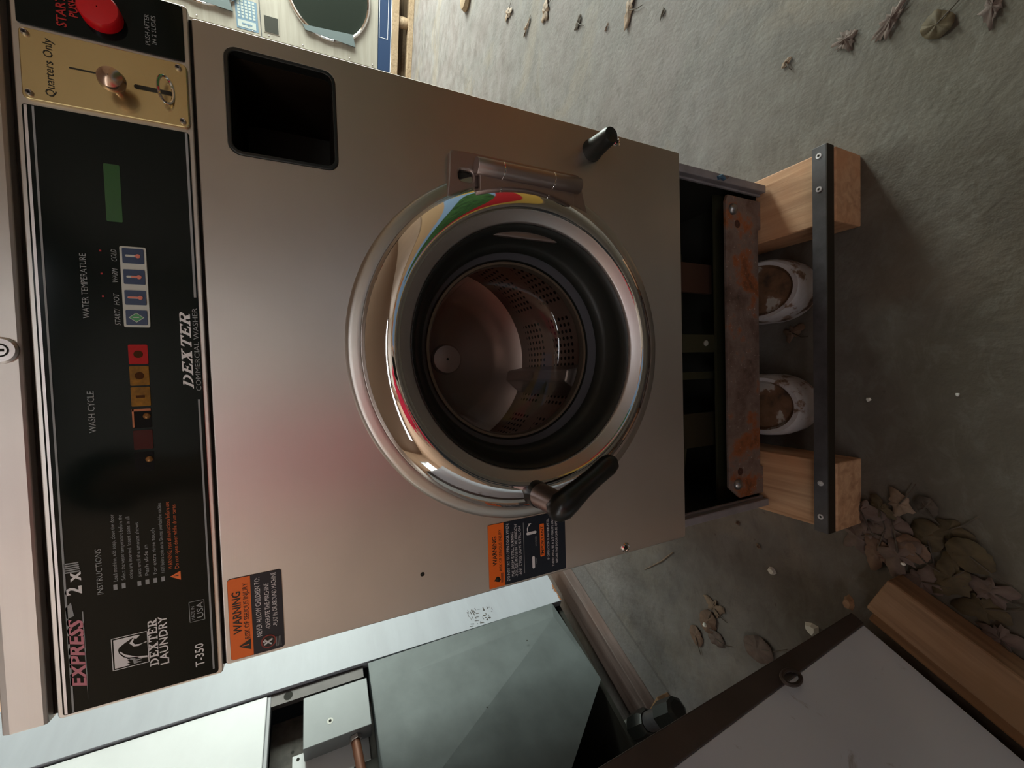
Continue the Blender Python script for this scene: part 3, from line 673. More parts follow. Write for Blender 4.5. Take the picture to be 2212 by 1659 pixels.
# coin slide plate
cn = MB(); plate(cn, rrect(.2185,.9880,.2795,1.1050,.004,4), [], -.0045, -.0014, BRASSY, .0008)
cn.text('Quarters Only', .2235, 1.0840, .0062, INKBLACK, y=-.0048, width=.050, shear=.12)
CN = cn.build('coin_plate', W, label='brass-coloured coin plate reading Quarters Only')
q = MB(); q.box((.2520,-.0049,1.0475),(.2532,-.0044,1.0735),INKBLACK); q.build('coin_slot', CN)
q = MB(); q.prism(rrect(.2462,.9985,.2500,1.0290,.0018,4), -.0050, -.0044, INKBLACK); q.build('slide_slot', CN)
q = MB(); q.lathe([(.0045,.0),(.0045,-.006),(.0085,-.010),(.0102,-.015),(.0090,-.020),(.005,-.0225),(.0005,-.023)], (.2410,-.0045,1.0400), plain('knob_bronze',(.48,.33,.24),.22,.85), n=32); q.build('slide_knob', CN)
q = MB(); ring = [(.2480+.0125*math.cos(t), -.010-.006*math.sin(t)*0.9, 1.0040+.0045*math.sin(t)) for t in [2*math.pi*k/24 for k in range(25)]]; q.tube(ring, .0013, CHROME, 8, caps=False); q.build('pull_ring', CN)
for x_, z_ in ((.2745,1.1005),(.2235,1.1000),(.2745,.9945),(.2235,.9930)): screwhead('screw', x_, z_, .0026, -.0045, CN, SATIN)
# lid with lock
ld = MB()
prof = [(.004,1.1155),(-.0025,1.1160),(-.0040,1.1185),(-.0040,1.1400),(-.0025,1.1450),(.003,1.1475),(.012,1.1480),(.68,1.1480),(.68,1.1155)]
n_ = len(prof); ld.add([(-.336,y_,z_) for y_, z_ in prof]+[(.338,y_,z_) for y_, z_ in prof], [tuple(range(n_))[::-1], tuple(range(n_,2*n_))]+[(i,(i+1)%n_,(i+1)%n_+n_,i+n_) for i in range(n_)], STEEL)
ld.build('lid', W, bevel=.0008)
lk = MB(); lk.lathe([(.0115,.0),(.0115,-.002),(.0100,-.0035),(.0085,-.0036),(.0082,-.0025),(.0045,-.0028),(.0005,-.0028)], (0,-.0040,1.1285), SATIN, n=36); lk.box((-.0012,-.0072,1.1255),(.0012,-.0066,1.1315),DARK)
lk.lathe([(.0060,-.0029),(.0048,-.0031),(.0046,-.0029)], (0,-.0040,1.1285), DARK, n=24); lk.build('lid_lock', W)

# --- warning stickers
def sticker1():
    q = MB(); x0,x1,z0,z1 = -.3265,-.2400,.9290,.9785; y = -.0008
    q.prism(rrect(x0,z0,x1,z1,.003,4), y, -.0002, NAVY)
    q.prism([(x0+.0004,.9580),(x1-.0004,.9580)]+[p for p in rrect(x0+.0003,z0,x1-.0003,z1-.0003,.003,4) if p[1] > .965], y-.0002, y, ORANGE)
    q.text('WARNING', -.2995, .9675, .0075, INKBLACK, y=y-.0005, width=.0450, bold=.015)
    q.text('RISK OF SERIOUS INJURY', -.3070, .9605, .0048, INKBLACK, y=y-.0005, width=.0600)
    q.add([(-.3195,y-.0005,.9600),(-.3075,y-.0005,.9600),(-.3135,y-.0005,.9710)],[(0,1,2)],INKBLACK); q.add([(-.3142,y-.0007,.9618),(-.3128,y-.0007,.9618),(-.3133,y-.0007,.9680),(-.3137,y-.0007,.9680)],[(0,1,2,3)],ORANGE)
    q.text('NEVER ALLOW CHILDREN TO:', -.3080, .9495, .0050, WHITEINK, y=y-.0005, width=.0640)
    q.text('-OPERATE THE MACHINE', -.3020, .9415, .0045, WHITEINK, y=y-.0005, width=.0500); q.text('-PLAY IN OR AROUND MACHINE', -.3010, .9345, .0045, WHITEINK, y=y-.0005, width=.0590)
    q.prism(circle(-.3160,.9440,.0072,32), y-.0004, y, plain('sign_red',(.25,.03,.02),.5)); q.prism(circle(-.3160,.9440,.0058,32), y-.0006, y-.0003, INKBLACK)
    q.tube([(-.3185,y-.0008,.9480),(-.3160,y-.0008,.9445),(-.3135,y-.0008,.9400)], .0010, WHITEINK, 6); q.tube([(-.3130,y-.0008,.9475),(-.3160,y-.0008,.9445),(-.3190,y-.0008,.9410)], .0009, WHITEINK, 6); q.lathe([(.0013,0),(.0003,-.0006)], (-.3150,y-.0006,.9478), WHITEINK, n=12)
    for k in range(4): q.box((-.3235,y-.0005,.9320+k*.0014),(-.3130,y-.0003,.9326+k*.0014),GREYINK)
    q.build('warning_label', W, label='orange and navy sticker about children, on the upper left of the front')
sticker1()
def sticker2():
    q = MB(); x0,x1,z0,z1 = -.3330+.0045,-.2390,.5610,.6855; y = -.0008; x0 = -.3265
    q.prism(rrect(x0,.5625,x1,z1,.0015,3), y, -.0002, NAVY)
    q.prism([(x0,.6620),(x1,.6620),(x1,z1),(x0,z1)], y-.0002, y, ORANGE)
    q.text('WARNING', -.2960, .6735, .0062, INKBLACK, y=y-.0005, width=.0400, bold=.015); q.text('RISK OF SERIOUS INJURY', -.3050, .6660, .0042, INKBLACK, y=y-.0005, width=.0580)
    q.tube([(-.3190,y-.0005,.6710),(-.3165,y-.0005,.6780),(-.3130,y-.0005,.6735),(-.3165,y-.0005,.6690),(-.3190,y-.0005,.6710)], .0007, INKBLACK, 6); q.lathe([(.0036,0),(.0003,-.0008)], (-.3155,y-.0002,.6730), INKBLACK, n=16)
    for k in range(3): q.box((-.3215,y-.0005,.6640+k*.0016),(-.3080,y-.0003,.6646+k*.0016),INKBLACK)
    for t_, z_, xx, w_ in (('DO NOT TRY TO OPEN DOOR WHEN:',.6545,-.3215,.0800),('-THE DRUM IS STILL TURNING',.6475,-.3185,.0640),('-YOU SEE WATER IN THE WINDOW',.6420,-.3185,.0740),('-ANY CYCLE LIGHT IS STILL ON',.6360,-.3185,.0700)):
        q.text(t_, xx, z_, .0042, WHITEINK, y=y-.0005, width=w_)
    q.box((-.3170,y-.0004,.6312),(-.2450,y-.0002,.6320),GREYINK)
    q.prism(rrect(-.3135,.6150,-.2960,.6190,.0019,4), y-.0005, y-.0002, WHITEINK)
    q.prism(rrect(-.2640,.6110,-.2600,.6270,.0019,4), y-.0005, y-.0002, WHITEINK)
    arc = [(-.2560+.0075*math.cos(math.radians(a)), y-.0005, .6180+.0075*math.sin(math.radians(a))) for a in range(150, 29, -15)]; q.tube(arc, .0006, WHITEINK, 6); q.add([(-.2515,y-.0006,.6235),(-.2480,y-.0006,.6190),(-.2475,y-.0006,.6235)],[(0,1,2)],WHITEINK)
    q.text('OPEN', -.3080, .6110, .0024, GREYINK, y=y-.0005, width=.008); q.text('LOCKED', -.2820, .6110, .0024, GREYINK, y=y-.0005, width=.014)
    q.prism(rrect(-.2995,.5985,-.2520,.6055,.0010,3), y-.0004, y-.0002, ORANGE); q.text('IMPORTANT', -.2970, .5998, .0046, INKBLACK, y=y-.0006, width=.0420, bold=.012)
    q.text('IF OPERATION IS INTERRUPTED,', -.3060, .5905, .0036, WHITEINK, y=y-.0005, width=.0600); q.text('THERE WILL BE A 2-3 MINUTE DELAY', -.3180, .5830, .0036, WHITEINK, y=y-.0005, width=.0760); q.text('BEFORE THE DOOR CAN BE OPENED', -.3140, .5765, .0036, WHITEINK, y=y-.0005, width=.0700)
    q.build('warning_label', W, label='orange and navy sticker about opening the door, low on the left')
sticker2()

# --- base frame and inside parts
bs = MB()
bs.prism([(-.292,.080),(-.238,.080),(-.236,.088),(.232,.088),(.234,.080),(.288,.080),(.288,.176),(.276,.181),(-.268,.181),(-.292,.150)], .014, .020, RUST)
BF = bs.build('base_rail', W, bevel=.001, label='rust-eaten steel base rail')
for x_, z_ in ((.262,.163),(-.264,.158)):
    q = MB(); q.lathe([(.0105,.0),(.0100,-.003),(.0070,-.0065),(.0005,-.0085)], (x_,.014,z_), plain('bolt_steel',(.30,.30,.31),.3,.9), n=20); q.build('bolt', BF)
for x_, z_ in ((.236,.150),(-.240,.150)):
    q = MB(); q.lathe([(.0075,-.0006),(.0005,-.0005)], (x_,.014,z_), plain('rust_hole',(.05,.015,.008),.8), n=20); q.build('bolt_hole', BF)
q = MB(); q.box((-.31,.06,.085),(.31,.066,.152),plain('oily_steel',(.045,.042,.022),.55,.3)); q.build('cross_member', W)
q = MB(); q.box((-.005,.066,.10),(.030,.072,.26),MATS['oily_steel']); q.lathe([(.006,-.001),(.0055,-.003),(.0003,-.0035)], (.013,.066,.178), plain('plug_grey',(.30,.29,.25),.5), n=16); q.build('hanger_bracket', W)
OILY = MATS['oily_steel']
q = MB(); q.tube([(.02,.20,.20),(.21,.20,.20)], .075, OILY, 32); q.tube([(.21,.20,.20),(.235,.20,.20)], .03, RUST, 20); q.build('motor', W)
q = MB(); q.lathe([(.02,-.01),(.095,-.01),(.10,-.006),(.094,0),(.10,.006),(.095,.01),(.02,.01),(.02,-.01)], (-.20,.25,.20), OILY, n=48); q.build('pulley', W)
MB().box((.12,.095,.12),(.18,.105,.235),plain('dark_rust',(.05,.018,.008),.8)).build('motor_bracket', W); MB().box((-.06,.09,.10),(-.045,.10,.31),OILY).build('strut', W); MB().box((-.20,.085,.10),(-.13,.095,.22),plain('dull_brass',(.022,.016,.006),.6)).build('valve_plate', W)
q = MB(); q.tube([(-.11,.11,.30),(-.13,.10,.24),(-.19,.10,.21),(-.26,.12,.20)], .012, OILY, 12); q.build('drain_hose', W)
for sx in (-1, 1):
    q = MB()
    q.box((.300*sx if sx > 0 else -.314, .0, .084), (.314 if sx > 0 else -.300, .012, .315), SIDEGREY); q.build('side_flange', W, bevel=.002)
q = MB(); q.tube([(.3035,-.001,.222),(.307,-.003,.214),(.304,-.002,.206)], .0035, plain('blue_scrap',(.05,.12,.2),.5), 8); q.tube([(.307,-.002,.210),(.3085,-.003,.198)], .0028, RUST, 8); q.build('wire_scrap', W)
# rounded white feet between the skid beams
def foot(cx):
    q = MB()
    def outl(sc, y0, y1, n=28):
        pts = []
        for k in range(n+1):
            t = math.pi*k/n
            pts.append((cx-sc*.060*math.copysign(abs(math.cos(t))**1.0, math.cos(t)), y0-(y0-y1)*math.sin(t)**.95))
        return [(cx-sc*.060,.16)]+pts+[(cx+sc*.060,.16)]
    rings = [(1.04,.03,-.050,.0),(1.06,.03,-.056,.030),(1.02,.03,-.054,.058),(.95,.03,-.048,.068),(.84,.03,-.038,.066),(.76,.03,-.030,.056)]
    L = None
    for i, (s_, y0, y1, z) in enumerate(rings):
        pts = outl(s_, y0, y1)
        L = len(pts); q.v += [Vector((x, y, z)) for x, y in pts]
    k = q.mi(FOOTM); k2 = q.mi(FOOTIN)
    for i in range(len(rings)-1):
        for j in range(L-1):
            q.f.append((i*L+j, i*L+j+1, (i+1)*L+j+1, (i+1)*L+j)); q.m.append(k if i < 4 else k2); q.s.append(True)
    q.f.append(tuple((len(rings)-1)*L+j for j in range(L))); q.m.append(k2); q.s.append(False)
    return q.build('foot', W, label='rounded white foot stained with rust')
foot(.116); foot(-.117)

# ------------------------------------------------------------------ skid under the washer
SK = thing('wooden_skid', (0,0.2,0), 'wooden skid of two thick beams and a dark bar under the washer', 'skid')
MB().box((.207,-.116,0),(.332,.60,.080),SKIDWOOD).build('beam', SK, bevel=.0025)
MB().box((-.328,-.116,0),(-.208,.60,.080),SKIDWOOD).build('beam', SK, bevel=.0025)
q = MB(); q.box((-.329,-.1135,.080),(.334,-.1120,.1005),BARDARK).box((-.329,-.1120,.0985),(.334,-.0905,.1005),SLATE).box((-.329,-.1120,.080),(.334,-.110,.0985),BARDARK); BAR = q.build('angle_bar', SK, bevel=.0004, label='dark metal bar across both beams')
for x_, m_ in ((.318,'ring'),(.262,'ring'),(-.243,'dot'),(-.302,'ring')):
    q = MB(); q.lathe([(.0048,.0),(.0045,.0012),(.0022,.0014),(.0018,.0006)], (x_,-.1010,.1005), plain('screw_head_pale',(.5,.48,.5),.4,.3), n=16, axis='Z'); q.lathe([(.0019,.0006),(.0002,.0005)], (x_,-.1010,.1005), DARK if m_ == 'ring' else SATIN, n=12, axis='Z'); q.build('screw', BAR)

# ------------------------------------------------------------------ dismantled dryer on the left
PE, PD = -1.137, 0.351                      # plane of its front, start of its corner post
def P1(s, dep, z): return ED(PE-dep, PD+s, z)    # s along the front, dep into the cabinet
LD = thing('dismantled_dryer', ED(PE-.4, PD-.4, 0.1), 'tall white dryer cabinet with its lower front removed, left behind the washer', 'dryer')
def pbox(q, s0, s1, d0, d1, z0, z1, mat): return q.box((s0,d0,z0),(s1,d1,z1),mat,fr=P1)
POSTM = plain('post_white_enamel', (0.37, 0.39, 0.44), 0.42, col2=(0.33,0.345,0.39), vscale=(3,3,14), var=.1)
q = MB(); pbox(q,-.05,.10,0,.03,.10,2.1,POSTM); pbox(q,.10,.105,0,.78,.10,2.1,POSTM)
LP = q.build('corner_post', LD, bevel=.001)
RST = plain('rust_edge', (.24,.09,.03), .8)
q = MB(); 
for k in range(9):
    s0 = -.05+.005*random.random()+k*.008; q.add([P1(s0,-.0006,.1005),P1(s0+.01,-.0006,.1005),P1(s0+.008,-.0006,.103+.006*random.random()),P1(s0+.001,-.0006,.104+.008*random.random())],[(0,1,2,3)],RST)
q.build('rust_stain', LP); q = MB()
for k in range(44):
    s0 = -.045+.055*random.random(); z0 = .36+.09*random.random(); l = .004+.01*random.random(); t = .0010+.0024*random.random()
    if random.random() < .5: q.add([P1(s0,-.0005,z0),P1(s0+l,-.0005,z0+.001),P1(s0+l,-.0005,z0+t+.001),P1(s0,-.0005,z0+t)],[(0,1,2,3)],EDGEBROWN)
    else: q.add([P1(s0,-.0005,z0),P1(s0+t,-.0005,z0),P1(s0+t+.002,-.0005,z0+l),P1(s0+.002,-.0005,z0+l)],[(0,1,2,3)],EDGEBROWN)
q.build('scuff_marks', LP)
q = MB(); pbox(q,-.055,-.72,.006,.028,1.045,2.05,WHITEPAINT); pbox(q,-.055,-.72,.010,.034,1.036,1.045,OLDWHITE); q.build('upper_front_panel', LD, bevel=.002)
q = MB(); pbox(q,-.72,-.74,0,.78,.10,2.1,OLDWHITE); pbox(q,-.74,.105,.76,.78,.10,2.1,DIRTYMETAL); pbox(q,-.74,.105,0,.78,2.08,2.1,OLDWHITE); pbox(q,-.72,.10,.03,.76,.100,.115,DARK); q.build('cabinet_shell', LD)
q = MB(); pbox(q,-.052,-.083,.012,.030,.80,1.036,plain('bracket_metal',(.10,.09,.088),.5,.5,var=.3,vscale=(14,14,14))); BRK = q.build('inner_bracket', LD)
q = MB(); q.add([P1(-.0675+.011*math.cos(t),.0115,.995+.011*math.sin(t)) for t in [2*math.pi*k/20 for k in range(20)]],[tuple(range(20))],DARK); q.build('bracket_hole', BRK)
q = MB(); pbox(q,-.083,-.71,.10,.11,.78,1.04,DIRTYMETAL); pbox(q,-.19,-.71,.070,.075,.80,.985,WHITEPAINT)
for s_, z_ in ((-.18,.985),(-.20,.972),(-.25,.90),(-.27,.89),(-.25,.83)): q.add([P1(s_+.004*math.cos(t),.0695,z_+.004*math.sin(t)) for t in [2*math.pi*k/10 for k in range(10)]],[tuple(range(10))],DARK)
pbox(q,-.265,-.36,.066,.068,.77,.842,DARK); q.build('inner_panel', LD)
q = MB(); pbox(q,-.094,-.2150,0,.062,.793,.957,GALVLIGHT); JB = q.build('junction_box', LD, bevel=.0015)
q = MB(); q.add([P1(-.172+.0075*math.cos(t),-.0004,.893+.0075*math.sin(t)) for t in [2*math.pi*k/20 for k in range(20)]],[tuple(range(20))],plain('washer_pale',(.5,.5,.46),.4)); q.add([P1(-.172+.0035*math.cos(t),-.0008,.893+.0035*math.sin(t)) for t in [2*math.pi*k/12 for k in range(12)]],[tuple(range(12))],DARK); q.build('knockout', JB)
q = MB(); q.tube([P1(-.213,.030,.836),P1(-.30,.028,.826),P1(-.42,.028,.82)], .0115, COPPER, 16); q.tube([P1(-.216,.030,.835),P1(-.226,.030,.834)], .016, SATIN, 6); q.build('copper_pipe', LD)
# folded sheet-metal duct cover
q = MB()
pp = {'a':(-.056,-.002,.785),'b':(-.050,-.002,.143),'c':(-.330,-.002,.118),'d':(-.486,-.004,.323),'e':(-.560,-.004,.60),'f':(-.540,-.004,.782),'m':(-.100,-.006,.165),'r1':(-.175,-.008,.29),'r2':(-.37,-.018,.636),'r3':(-.455,-.021,.782),'k':(-.125,-.0055,.685)}
names = list(pp); vs_ = [P1(*pp[n]) for n in names]; ix = {n: i for i, n in enumerate(names)}
F = lambda s_: tuple(ix[c] for c in s_)
fs_ = [('a','b','k'),('b','m','k'),('k','m','r1'),('k','r1','r2'),('a','k','r3'),('k','r2','r3'),('b','c','m'),('m','c','r1'),('r1','c','d'),('r1','d','r2'),('r2','d','e'),('r2','e','r3'),('r3','e','f')]
q.add(vs_, [F(f)[::-1] for f in fs_], GALV)
# back edges give it depth
edge = ['a','b','c','d','e','f']
for i in range(len(edge)-1):
    a_, b_ = pp[edge[i]], pp[edge[i+1]]
    q.add([P1(*a_),P1(*b_),P1(b_[0],.06,b_[2]),P1(a_[0],.06,a_[2])],[(0,1,2,3)],GALV)
q.add([P1(-.056,-.002,.785),P1(-.455,-.04,.782),P1(-.540,-.004,.782),P1(-.54,.06,.782),P1(-.056,.06,.785)],[(0,1,2,3,4)],GALV)
for s_, z_ in ((-.30,.50),(-.155,.30)): q.add([P1(s_+.0022*math.cos(t),-.045 if s_<-.2 else -.02,z_+.0022*math.sin(t)) for t in [2*math.pi*k/8 for k in range(8)]],[tuple(range(8))],DARK)
q.build('duct_cover', LD)
q = MB(); q.box((PE-.08,PD-.62,0),(PE+.018,PD+.30,.040),GREYWOOD,fr=ED); tag(q.build('floor_board',bevel=.003,origin=ED(PE-.03,PD-.1,0)),'weathered brown board on the floor along the left dryer','board')
q = MB(); q.box((PE-.74,PD-.70,0),(PE-.66,PD+.10,.10),GREYWOOD,fr=ED); tag(q.build('dryer_skid',origin=ED(PE-.4,PD-.3,0)),'dark wooden skid in the shade beneath the left dryer','skid')
# corrugated hose with its fitting
hs = thing('corrugated_hose', ED(PE-.1,PD-.4,.06), 'black corrugated hose with an angular fitting lying over the left board', 'hose')
q = MB(); pts = []; rr = []
A0, A1, A2 = Vector((-1.38,.64,.045)), Vector((-1.26,.545,.062)), Vector((-1.075,.385,.082))
for k in range(121):
    t = k/120; p = (1-t)*(1-t)*A0+2*t*(1-t)*A1+t*t*A2; pts.append(p); rr.append(.026+.0035*math.cos(k*math.pi))
CORR = plain('black_corrugated', (.016,.018,.010), .38)
q.tube(pts, rr, CORR, 20); q.build('hose', hs)
q = MB(); q.tube([(-1.085,.395,.090),(-1.075,.385,.090),(-1.03,.345,.088),(-1.02,.337,.088)], [.030,.036,.036,.028], BLACKP, 8); q.tube([(-1.02,.337,.088),(-.975,.296,.085)], .024, SLATE, 16); q.tube([(-.975,.296,.085),(-.97,.292,.085),(-.925,.250,.078),(-.92,.246,.077)], [.024,.033,.031,.022], BLACKP, 8); q.build('hose_fitting', hs)
q = MB(); q.box((PE+.005,PD-.70,0.0),(PE+.10,PD-.46,.045),TANWOOD,fr=ED); tag(q.build('wood_offcut',bevel=.003,origin=ED(PE+.05,PD-.58,0)),'short tan wood offcut by the hose fitting','offcut')

# ------------------------------------------------------------------ white panelled machine close on the left
tilt = math.radians(9.0)
B0 = Vector((-.483,-.117,.042))
def P2(s, dep, h):        # s towards the viewer, dep away to the left, h up the leaning face
    return B0 - DA*s - EA*(dep*math.cos(tilt)+h*math.sin(tilt)) + Vector((0,0,h*math.cos(tilt)-dep*math.sin(tilt)))
NC = thing('metal_cabinet', B0, 'leaning scuffed white metal cabinet with a dark edge strip, behind the long tan timber', 'cabinet')
def nm():
    m, nt, b = nodes('scratched_white_panel'); v = coords(nt)
    n1 = N(nt,'ShaderNodeTexNoise',i_Scale=9.0,i_Detail=9.0,i_Roughness=.7,i_Distortion=1.2); n2 = N(nt,'ShaderNodeTexNoise',i_Scale=3.0,i_Detail=3.0)
    nt.links.new(v,n1.inputs['Vector']); nt.links.new(v,n2.inputs['Vector'])
    f = ramp(nt,n1.outputs[0],[(.60,(0,0,0)),(.66,(1,1,1))]); c = ramp(nt,n2.outputs[0],[(.35,(.54,.62,.74)),(.65,(.68,.77,.86))])
    nt.links.new(mixc(nt,mulv(nt,f,.5),c,(.16,.14,.14)),b.inputs['Base Color']); b.inputs['Roughness'].default_value=.42
    return m
SCR = nm()
q = MB(); q.box((.0,.012,.0),(.95,.20,.98),OLDWHITE,fr=P2); q.build('panel_back', NC)
q = MB(); q.add([P2(.022,.0,.0),P2(.95,.0,.0),P2(.95,.0,.98),P2(.060,.0,.98),P2(.022,.012,.0),P2(.95,.012,.0),P2(.95,.012,.98),P2(.060,.012,.98)],[(3,2,1,0),(4,5,6,7),(0,1,5,4),(1,2,6,5),(2,3,7,6),(3,0,4,7)],SCR); q.build('side_panel', NC, bevel=.001)
q = MB(); q.add([P2(0,-.003,-.002),P2(.022,-.003,-.002),P2(.060,-.003,.98),P2(0,-.003,.98),P2(0,.02,-.002),P2(.022,.02,-.002),P2(.060,.02,.98),P2(0,.02,.98)],[(0,1,2,3),(7,6,5,4),(0,4,5,1),(1,5,6,2),(2,6,7,3),(3,7,4,0)],EDGEBROWN); q.build('edge_strip', NC, bevel=.002)
q = MB(); hk = [P2(.030+.010*math.cos(t),-.012-.006*math.sin(t),.205+.020*math.sin(t)) for t in [2*math.pi*k/20 for k in range(21)]]; q.tube(hk,.0032,EDGEBROWN,8,caps=False); q.build('hook', NC)
T0 = ED(0,0,0)
def tim(e0, e1, d0, d1, z0, z1, mat, name, label, cat):
    q = MB(); q.box((e0,d0,z0),(e1,d1,z1),mat,fr=ED); return tag(q.build(name,bevel=.004,origin=ED((e0+e1)/2,(d0+d1)/2,z0)),label,cat)

# ------------------------------------------------------------------ dryer by the back wall
OE, OD = 0.991, 4.176
def P3(s, dep, z): return ED(OE+s, OD+dep, z)
DMETAL = plain('dryer_steel', (0.30, 0.275, 0.24), 0.45, 0.3, col2=(0.24,0.215,0.185), vscale=(2,2,30), var=.1)
MUTEDW = plain('muted_white', (.26,.28,.27), .5)
def dryer(off, label, group):
    T = thing('stacked_dryer', P3(off+.38,.4,.17), label, 'dryer', group)
    def bx(q, s0,s1,d0,d1,z0,z1,mat): return q.box((off+s0,d0,z0),(off+s1,d1,z1),mat,fr=P3)
    q = MB(); bx(q,-.03,.80,.02,.80,.185,2.02,OLDWHITE); q.build('body', T, bevel=.003)
    q = MB(); bx(q,-.03,.80,0,.02,.297,1.178,DMETAL); LPn = q.build('lower_front', T, bevel=.002)
    q = MB(); bx(q,-.03,.80,0,.02,1.184,2.02,DMETAL); UPn = q.build('upper_front', T, bevel=.002)
    q = MB(); bx(q,-.03,.80,-.004,.02,.192,.294,STRIPEBLUE); bx(q,-.03,.80,-.005,-.004,.186,.191,WHITEPAINT)
    bx(q,.20,.60,-.0052,-.004,.286,.288,WHITEINK); bx(q,.20,.60,-.0052,-.004,.215,.217,WHITEINK); bx(q,.20,.202,-.0052,-.004,.215,.288,WHITEINK); q.build('kick_plate', T)
    for cz, par in ((.683,LPn),(1.56,UPn)):
        c = (off+.385, 0, cz)
        D_ = MB(); D_.lathe([(.322,.0),(.322,-.012),(.316,-.024),(.306,-.028),(.296,-.024),(.292,-.012),(.292,.0)], c, CHROME, n=72, fr=P3)
        dd_ = D_.build('dryer_door', par)
        g_ = MB(); g_.lathe([(.293,-.010),(.20,-.012),(.0005,-.014)], c, SMOKED, n=48, fr=P3); g_.build('door_glass', dd_)
        h_ = MB(); h_.add([P3(off+.095,-.03,cz+.18),P3(off+.125,-.03,cz+.20),P3(off+.155,-.03,cz-.18),P3(off+.075,-.03,cz-.20),P3(off+.095,-.006,cz+.18),P3(off+.125,-.006,cz+.20),P3(off+.155,-.006,cz-.18),P3(off+.075,-.006,cz-.20)],[(0,1,2,3),(7,6,5,4),(0,4,5,1),(1,5,6,2),(2,6,7,3),(3,7,4,0)],plain('door_latch_plate',(.09,.11,.115),.5,.3)); h_.build('door_pull', dd_)
    for z0,par in ((1.060,LPn),(1.90,UPn)):
        q = MB(); bx(q,.008,.122,-.003,.0,z0-.006,z0+.101,DMETAL); bx(q,.013,.115,-.005,-.003,z0,z0+.095,DARK); q.build('coin_recess', par)
    q = MB(); bx(q,-.012,.175,-.002,0,1.20,1.345,STICKERBLUE)
    for k in range(6):
        for j in range(5): bx(q,.06+.019*k,.06+.019*k+.014,-.003,-.002,1.215+.025*j,1.215+.025*j+.016,MUTEDW)
    bx(q,.0,.045,-.003,-.002,1.215,1.335,MUTEDW); bx(q,.018,.028,-.004,-.003,1.24,1.31,STICKERBLUE); bx(q,.01,.020,-.004,-.003,1.26,1.27,STICKERBLUE); q.build('instruction_sticker', UPn)
    for z_ in (.34,.528,.888,1.13,1.24,1.6): 
        q = MB(); q.lathe([(.006,0),(.004,-.004),(.0003,-.005)], (off-.008,0,z_), SATIN, n=10, fr=P3); q.build('screw', LPn if z_ < 1.18 else UPn)
    return T
dryer(0, 'stacked steel dryer with a blue kick stripe, beside the bright floor at the back', None)
PS = thing('pallet', P3(.3,.3,0), 'pale wooden pallet with round spacers under the back dryer', 'pallet')
for z0,z1 in ((.0,.045),(.125,.183)):
    for d0 in (-.01,.25,.52): MB().box((-.35,d0,z0),(1.3,d0+.10,z1),PALLET,fr=P3).build('slat', PS, bevel=.003)
for s_ in (.36,.95): MB().lathe([(.0005,.046),(.04,.046),(.043,.05),(.043,.12),(.04,.124),(.0005,.124)], (s_,.045,0), PALLET, n=20, axis='Z', fr=P3).build('spacer', PS)

# ------------------------------------------------------------------ timbers bottom left
tim(-.348,-.279,-1.0,-.328,0,.050,TANWOOD,'timber','long tan timber on the floor beside the leaning white cabinet','timber')

tim(-.377,-.350,-1.0,-.336,0,.030,wood_mat('dark_timber',(.20,.10,.04),(.10,.045,.015),(.16,.07,.02),'D'),'batten','dark brown batten between the tan timber and the white cabinet','batten')

# ------------------------------------------------------------------ leaves and litter
LC = [plain('leaf_brown',(.17,.10,.068),.75,var=.35,vscale=(40,40,40)), plain('leaf_tan',(.24,.165,.115),.75,var=.35,vscale=(40,40,40)), plain('leaf_pink_brown',(.13,.088,.074),.75,var=.35,vscale=(40,40,40)), plain('leaf_dark',(.085,.065,.05),.8,var=.4,vscale=(40,40,40)), plain('leaf_olive',(.085,.06,.028),.8,var=.4,vscale=(40,40,40))]
def leaf(x, y, size, rot, ci, label, kind='lobed', z=.002, sx=1.0, group=None):
    rnd = random.Random(int(x*1000)*7+int(y*1000)); q = MB(); n = 30
    vs = [(0,0,.004+.004*rnd.random())]; ph = rnd.random()*6
    R = []
    for k in range(n):
        t = 2*math.pi*k/n
        if kind == 'lobed': r_ = .62+.13*math.cos(5*t+ph)+.16*math.cos(2*t+ph)+.10*math.cos(3*t)+.22*(rnd.random()-.5)
        elif kind == 'oval': r_ = .62+.08*math.cos(2*t)+.07*(rnd.random()-.5)
        else: r_ = .55+.5*(rnd.random()-.5)
        R.append(max(.15, r_))
    for f_, up in ((.5,.5),(1.0,1.0)):
        for k in range(n):
            t = 2*math.pi*k/n; r_ = R[k]*f_*size
            zz = (.12*math.sin(3*t+ph)+.10*math.sin(7*t)+.12)*up*size*.30+.05*size*rnd.random()
            vs.append((r_*math.cos(t)*sx, r_*math.sin(t), max(.0,zz)))
    fs = [(0,1+k,1+(k+1)%n) for k in range(n)]+[(1+k,1+n+k,1+n+(k+1)%n,1+(k+1)%n) for k in range(n)]
    c, s_ = math.cos(rot), math.sin(rot)
    vs = [(x+a*c-b_*s_, y+a*s_+b_*c, z+h) for a, b_, h in vs]
    q.add(vs, fs, LC[ci], True)
    if kind != 'bit':
        q.tube([(x,y,z+.004),(x-size*.8*c,y-size*.8*s_,z+.003),(x-size*1.35*c+.01*s_,y-size*1.35*s_,z+.002)], [.0012,.0011,.0008], LC[3], 5)
    o = q.build('dead_leaf' if kind != 'bit' else 'leaf_fragment', origin=(x,y,z))
    m = o.modifiers.new('thickness','SOLIDIFY'); m.thickness = .0006
    tag(o, label, 'leaf' if kind != 'bit' else 'leaf fragment', group); return o
leaf(1.653,1.263,.060,2.3,1,'tan curled leaf on the bright floor nearest the pallet','lobed',sx=.6)
leaf(1.456,1.086,.060,.6,1,'pale tan narrow leaf second along the bright floor','bit',sx=.45)
leaf(1.402,.930,.060,1.8,1,'tan leaf with raised lobes on the bright floor','lobed',sx=.7)
leaf(1.192,.714,.042,.7,3,'dark grey-green leaf lying alone right of the washer','oval',sx=.5)
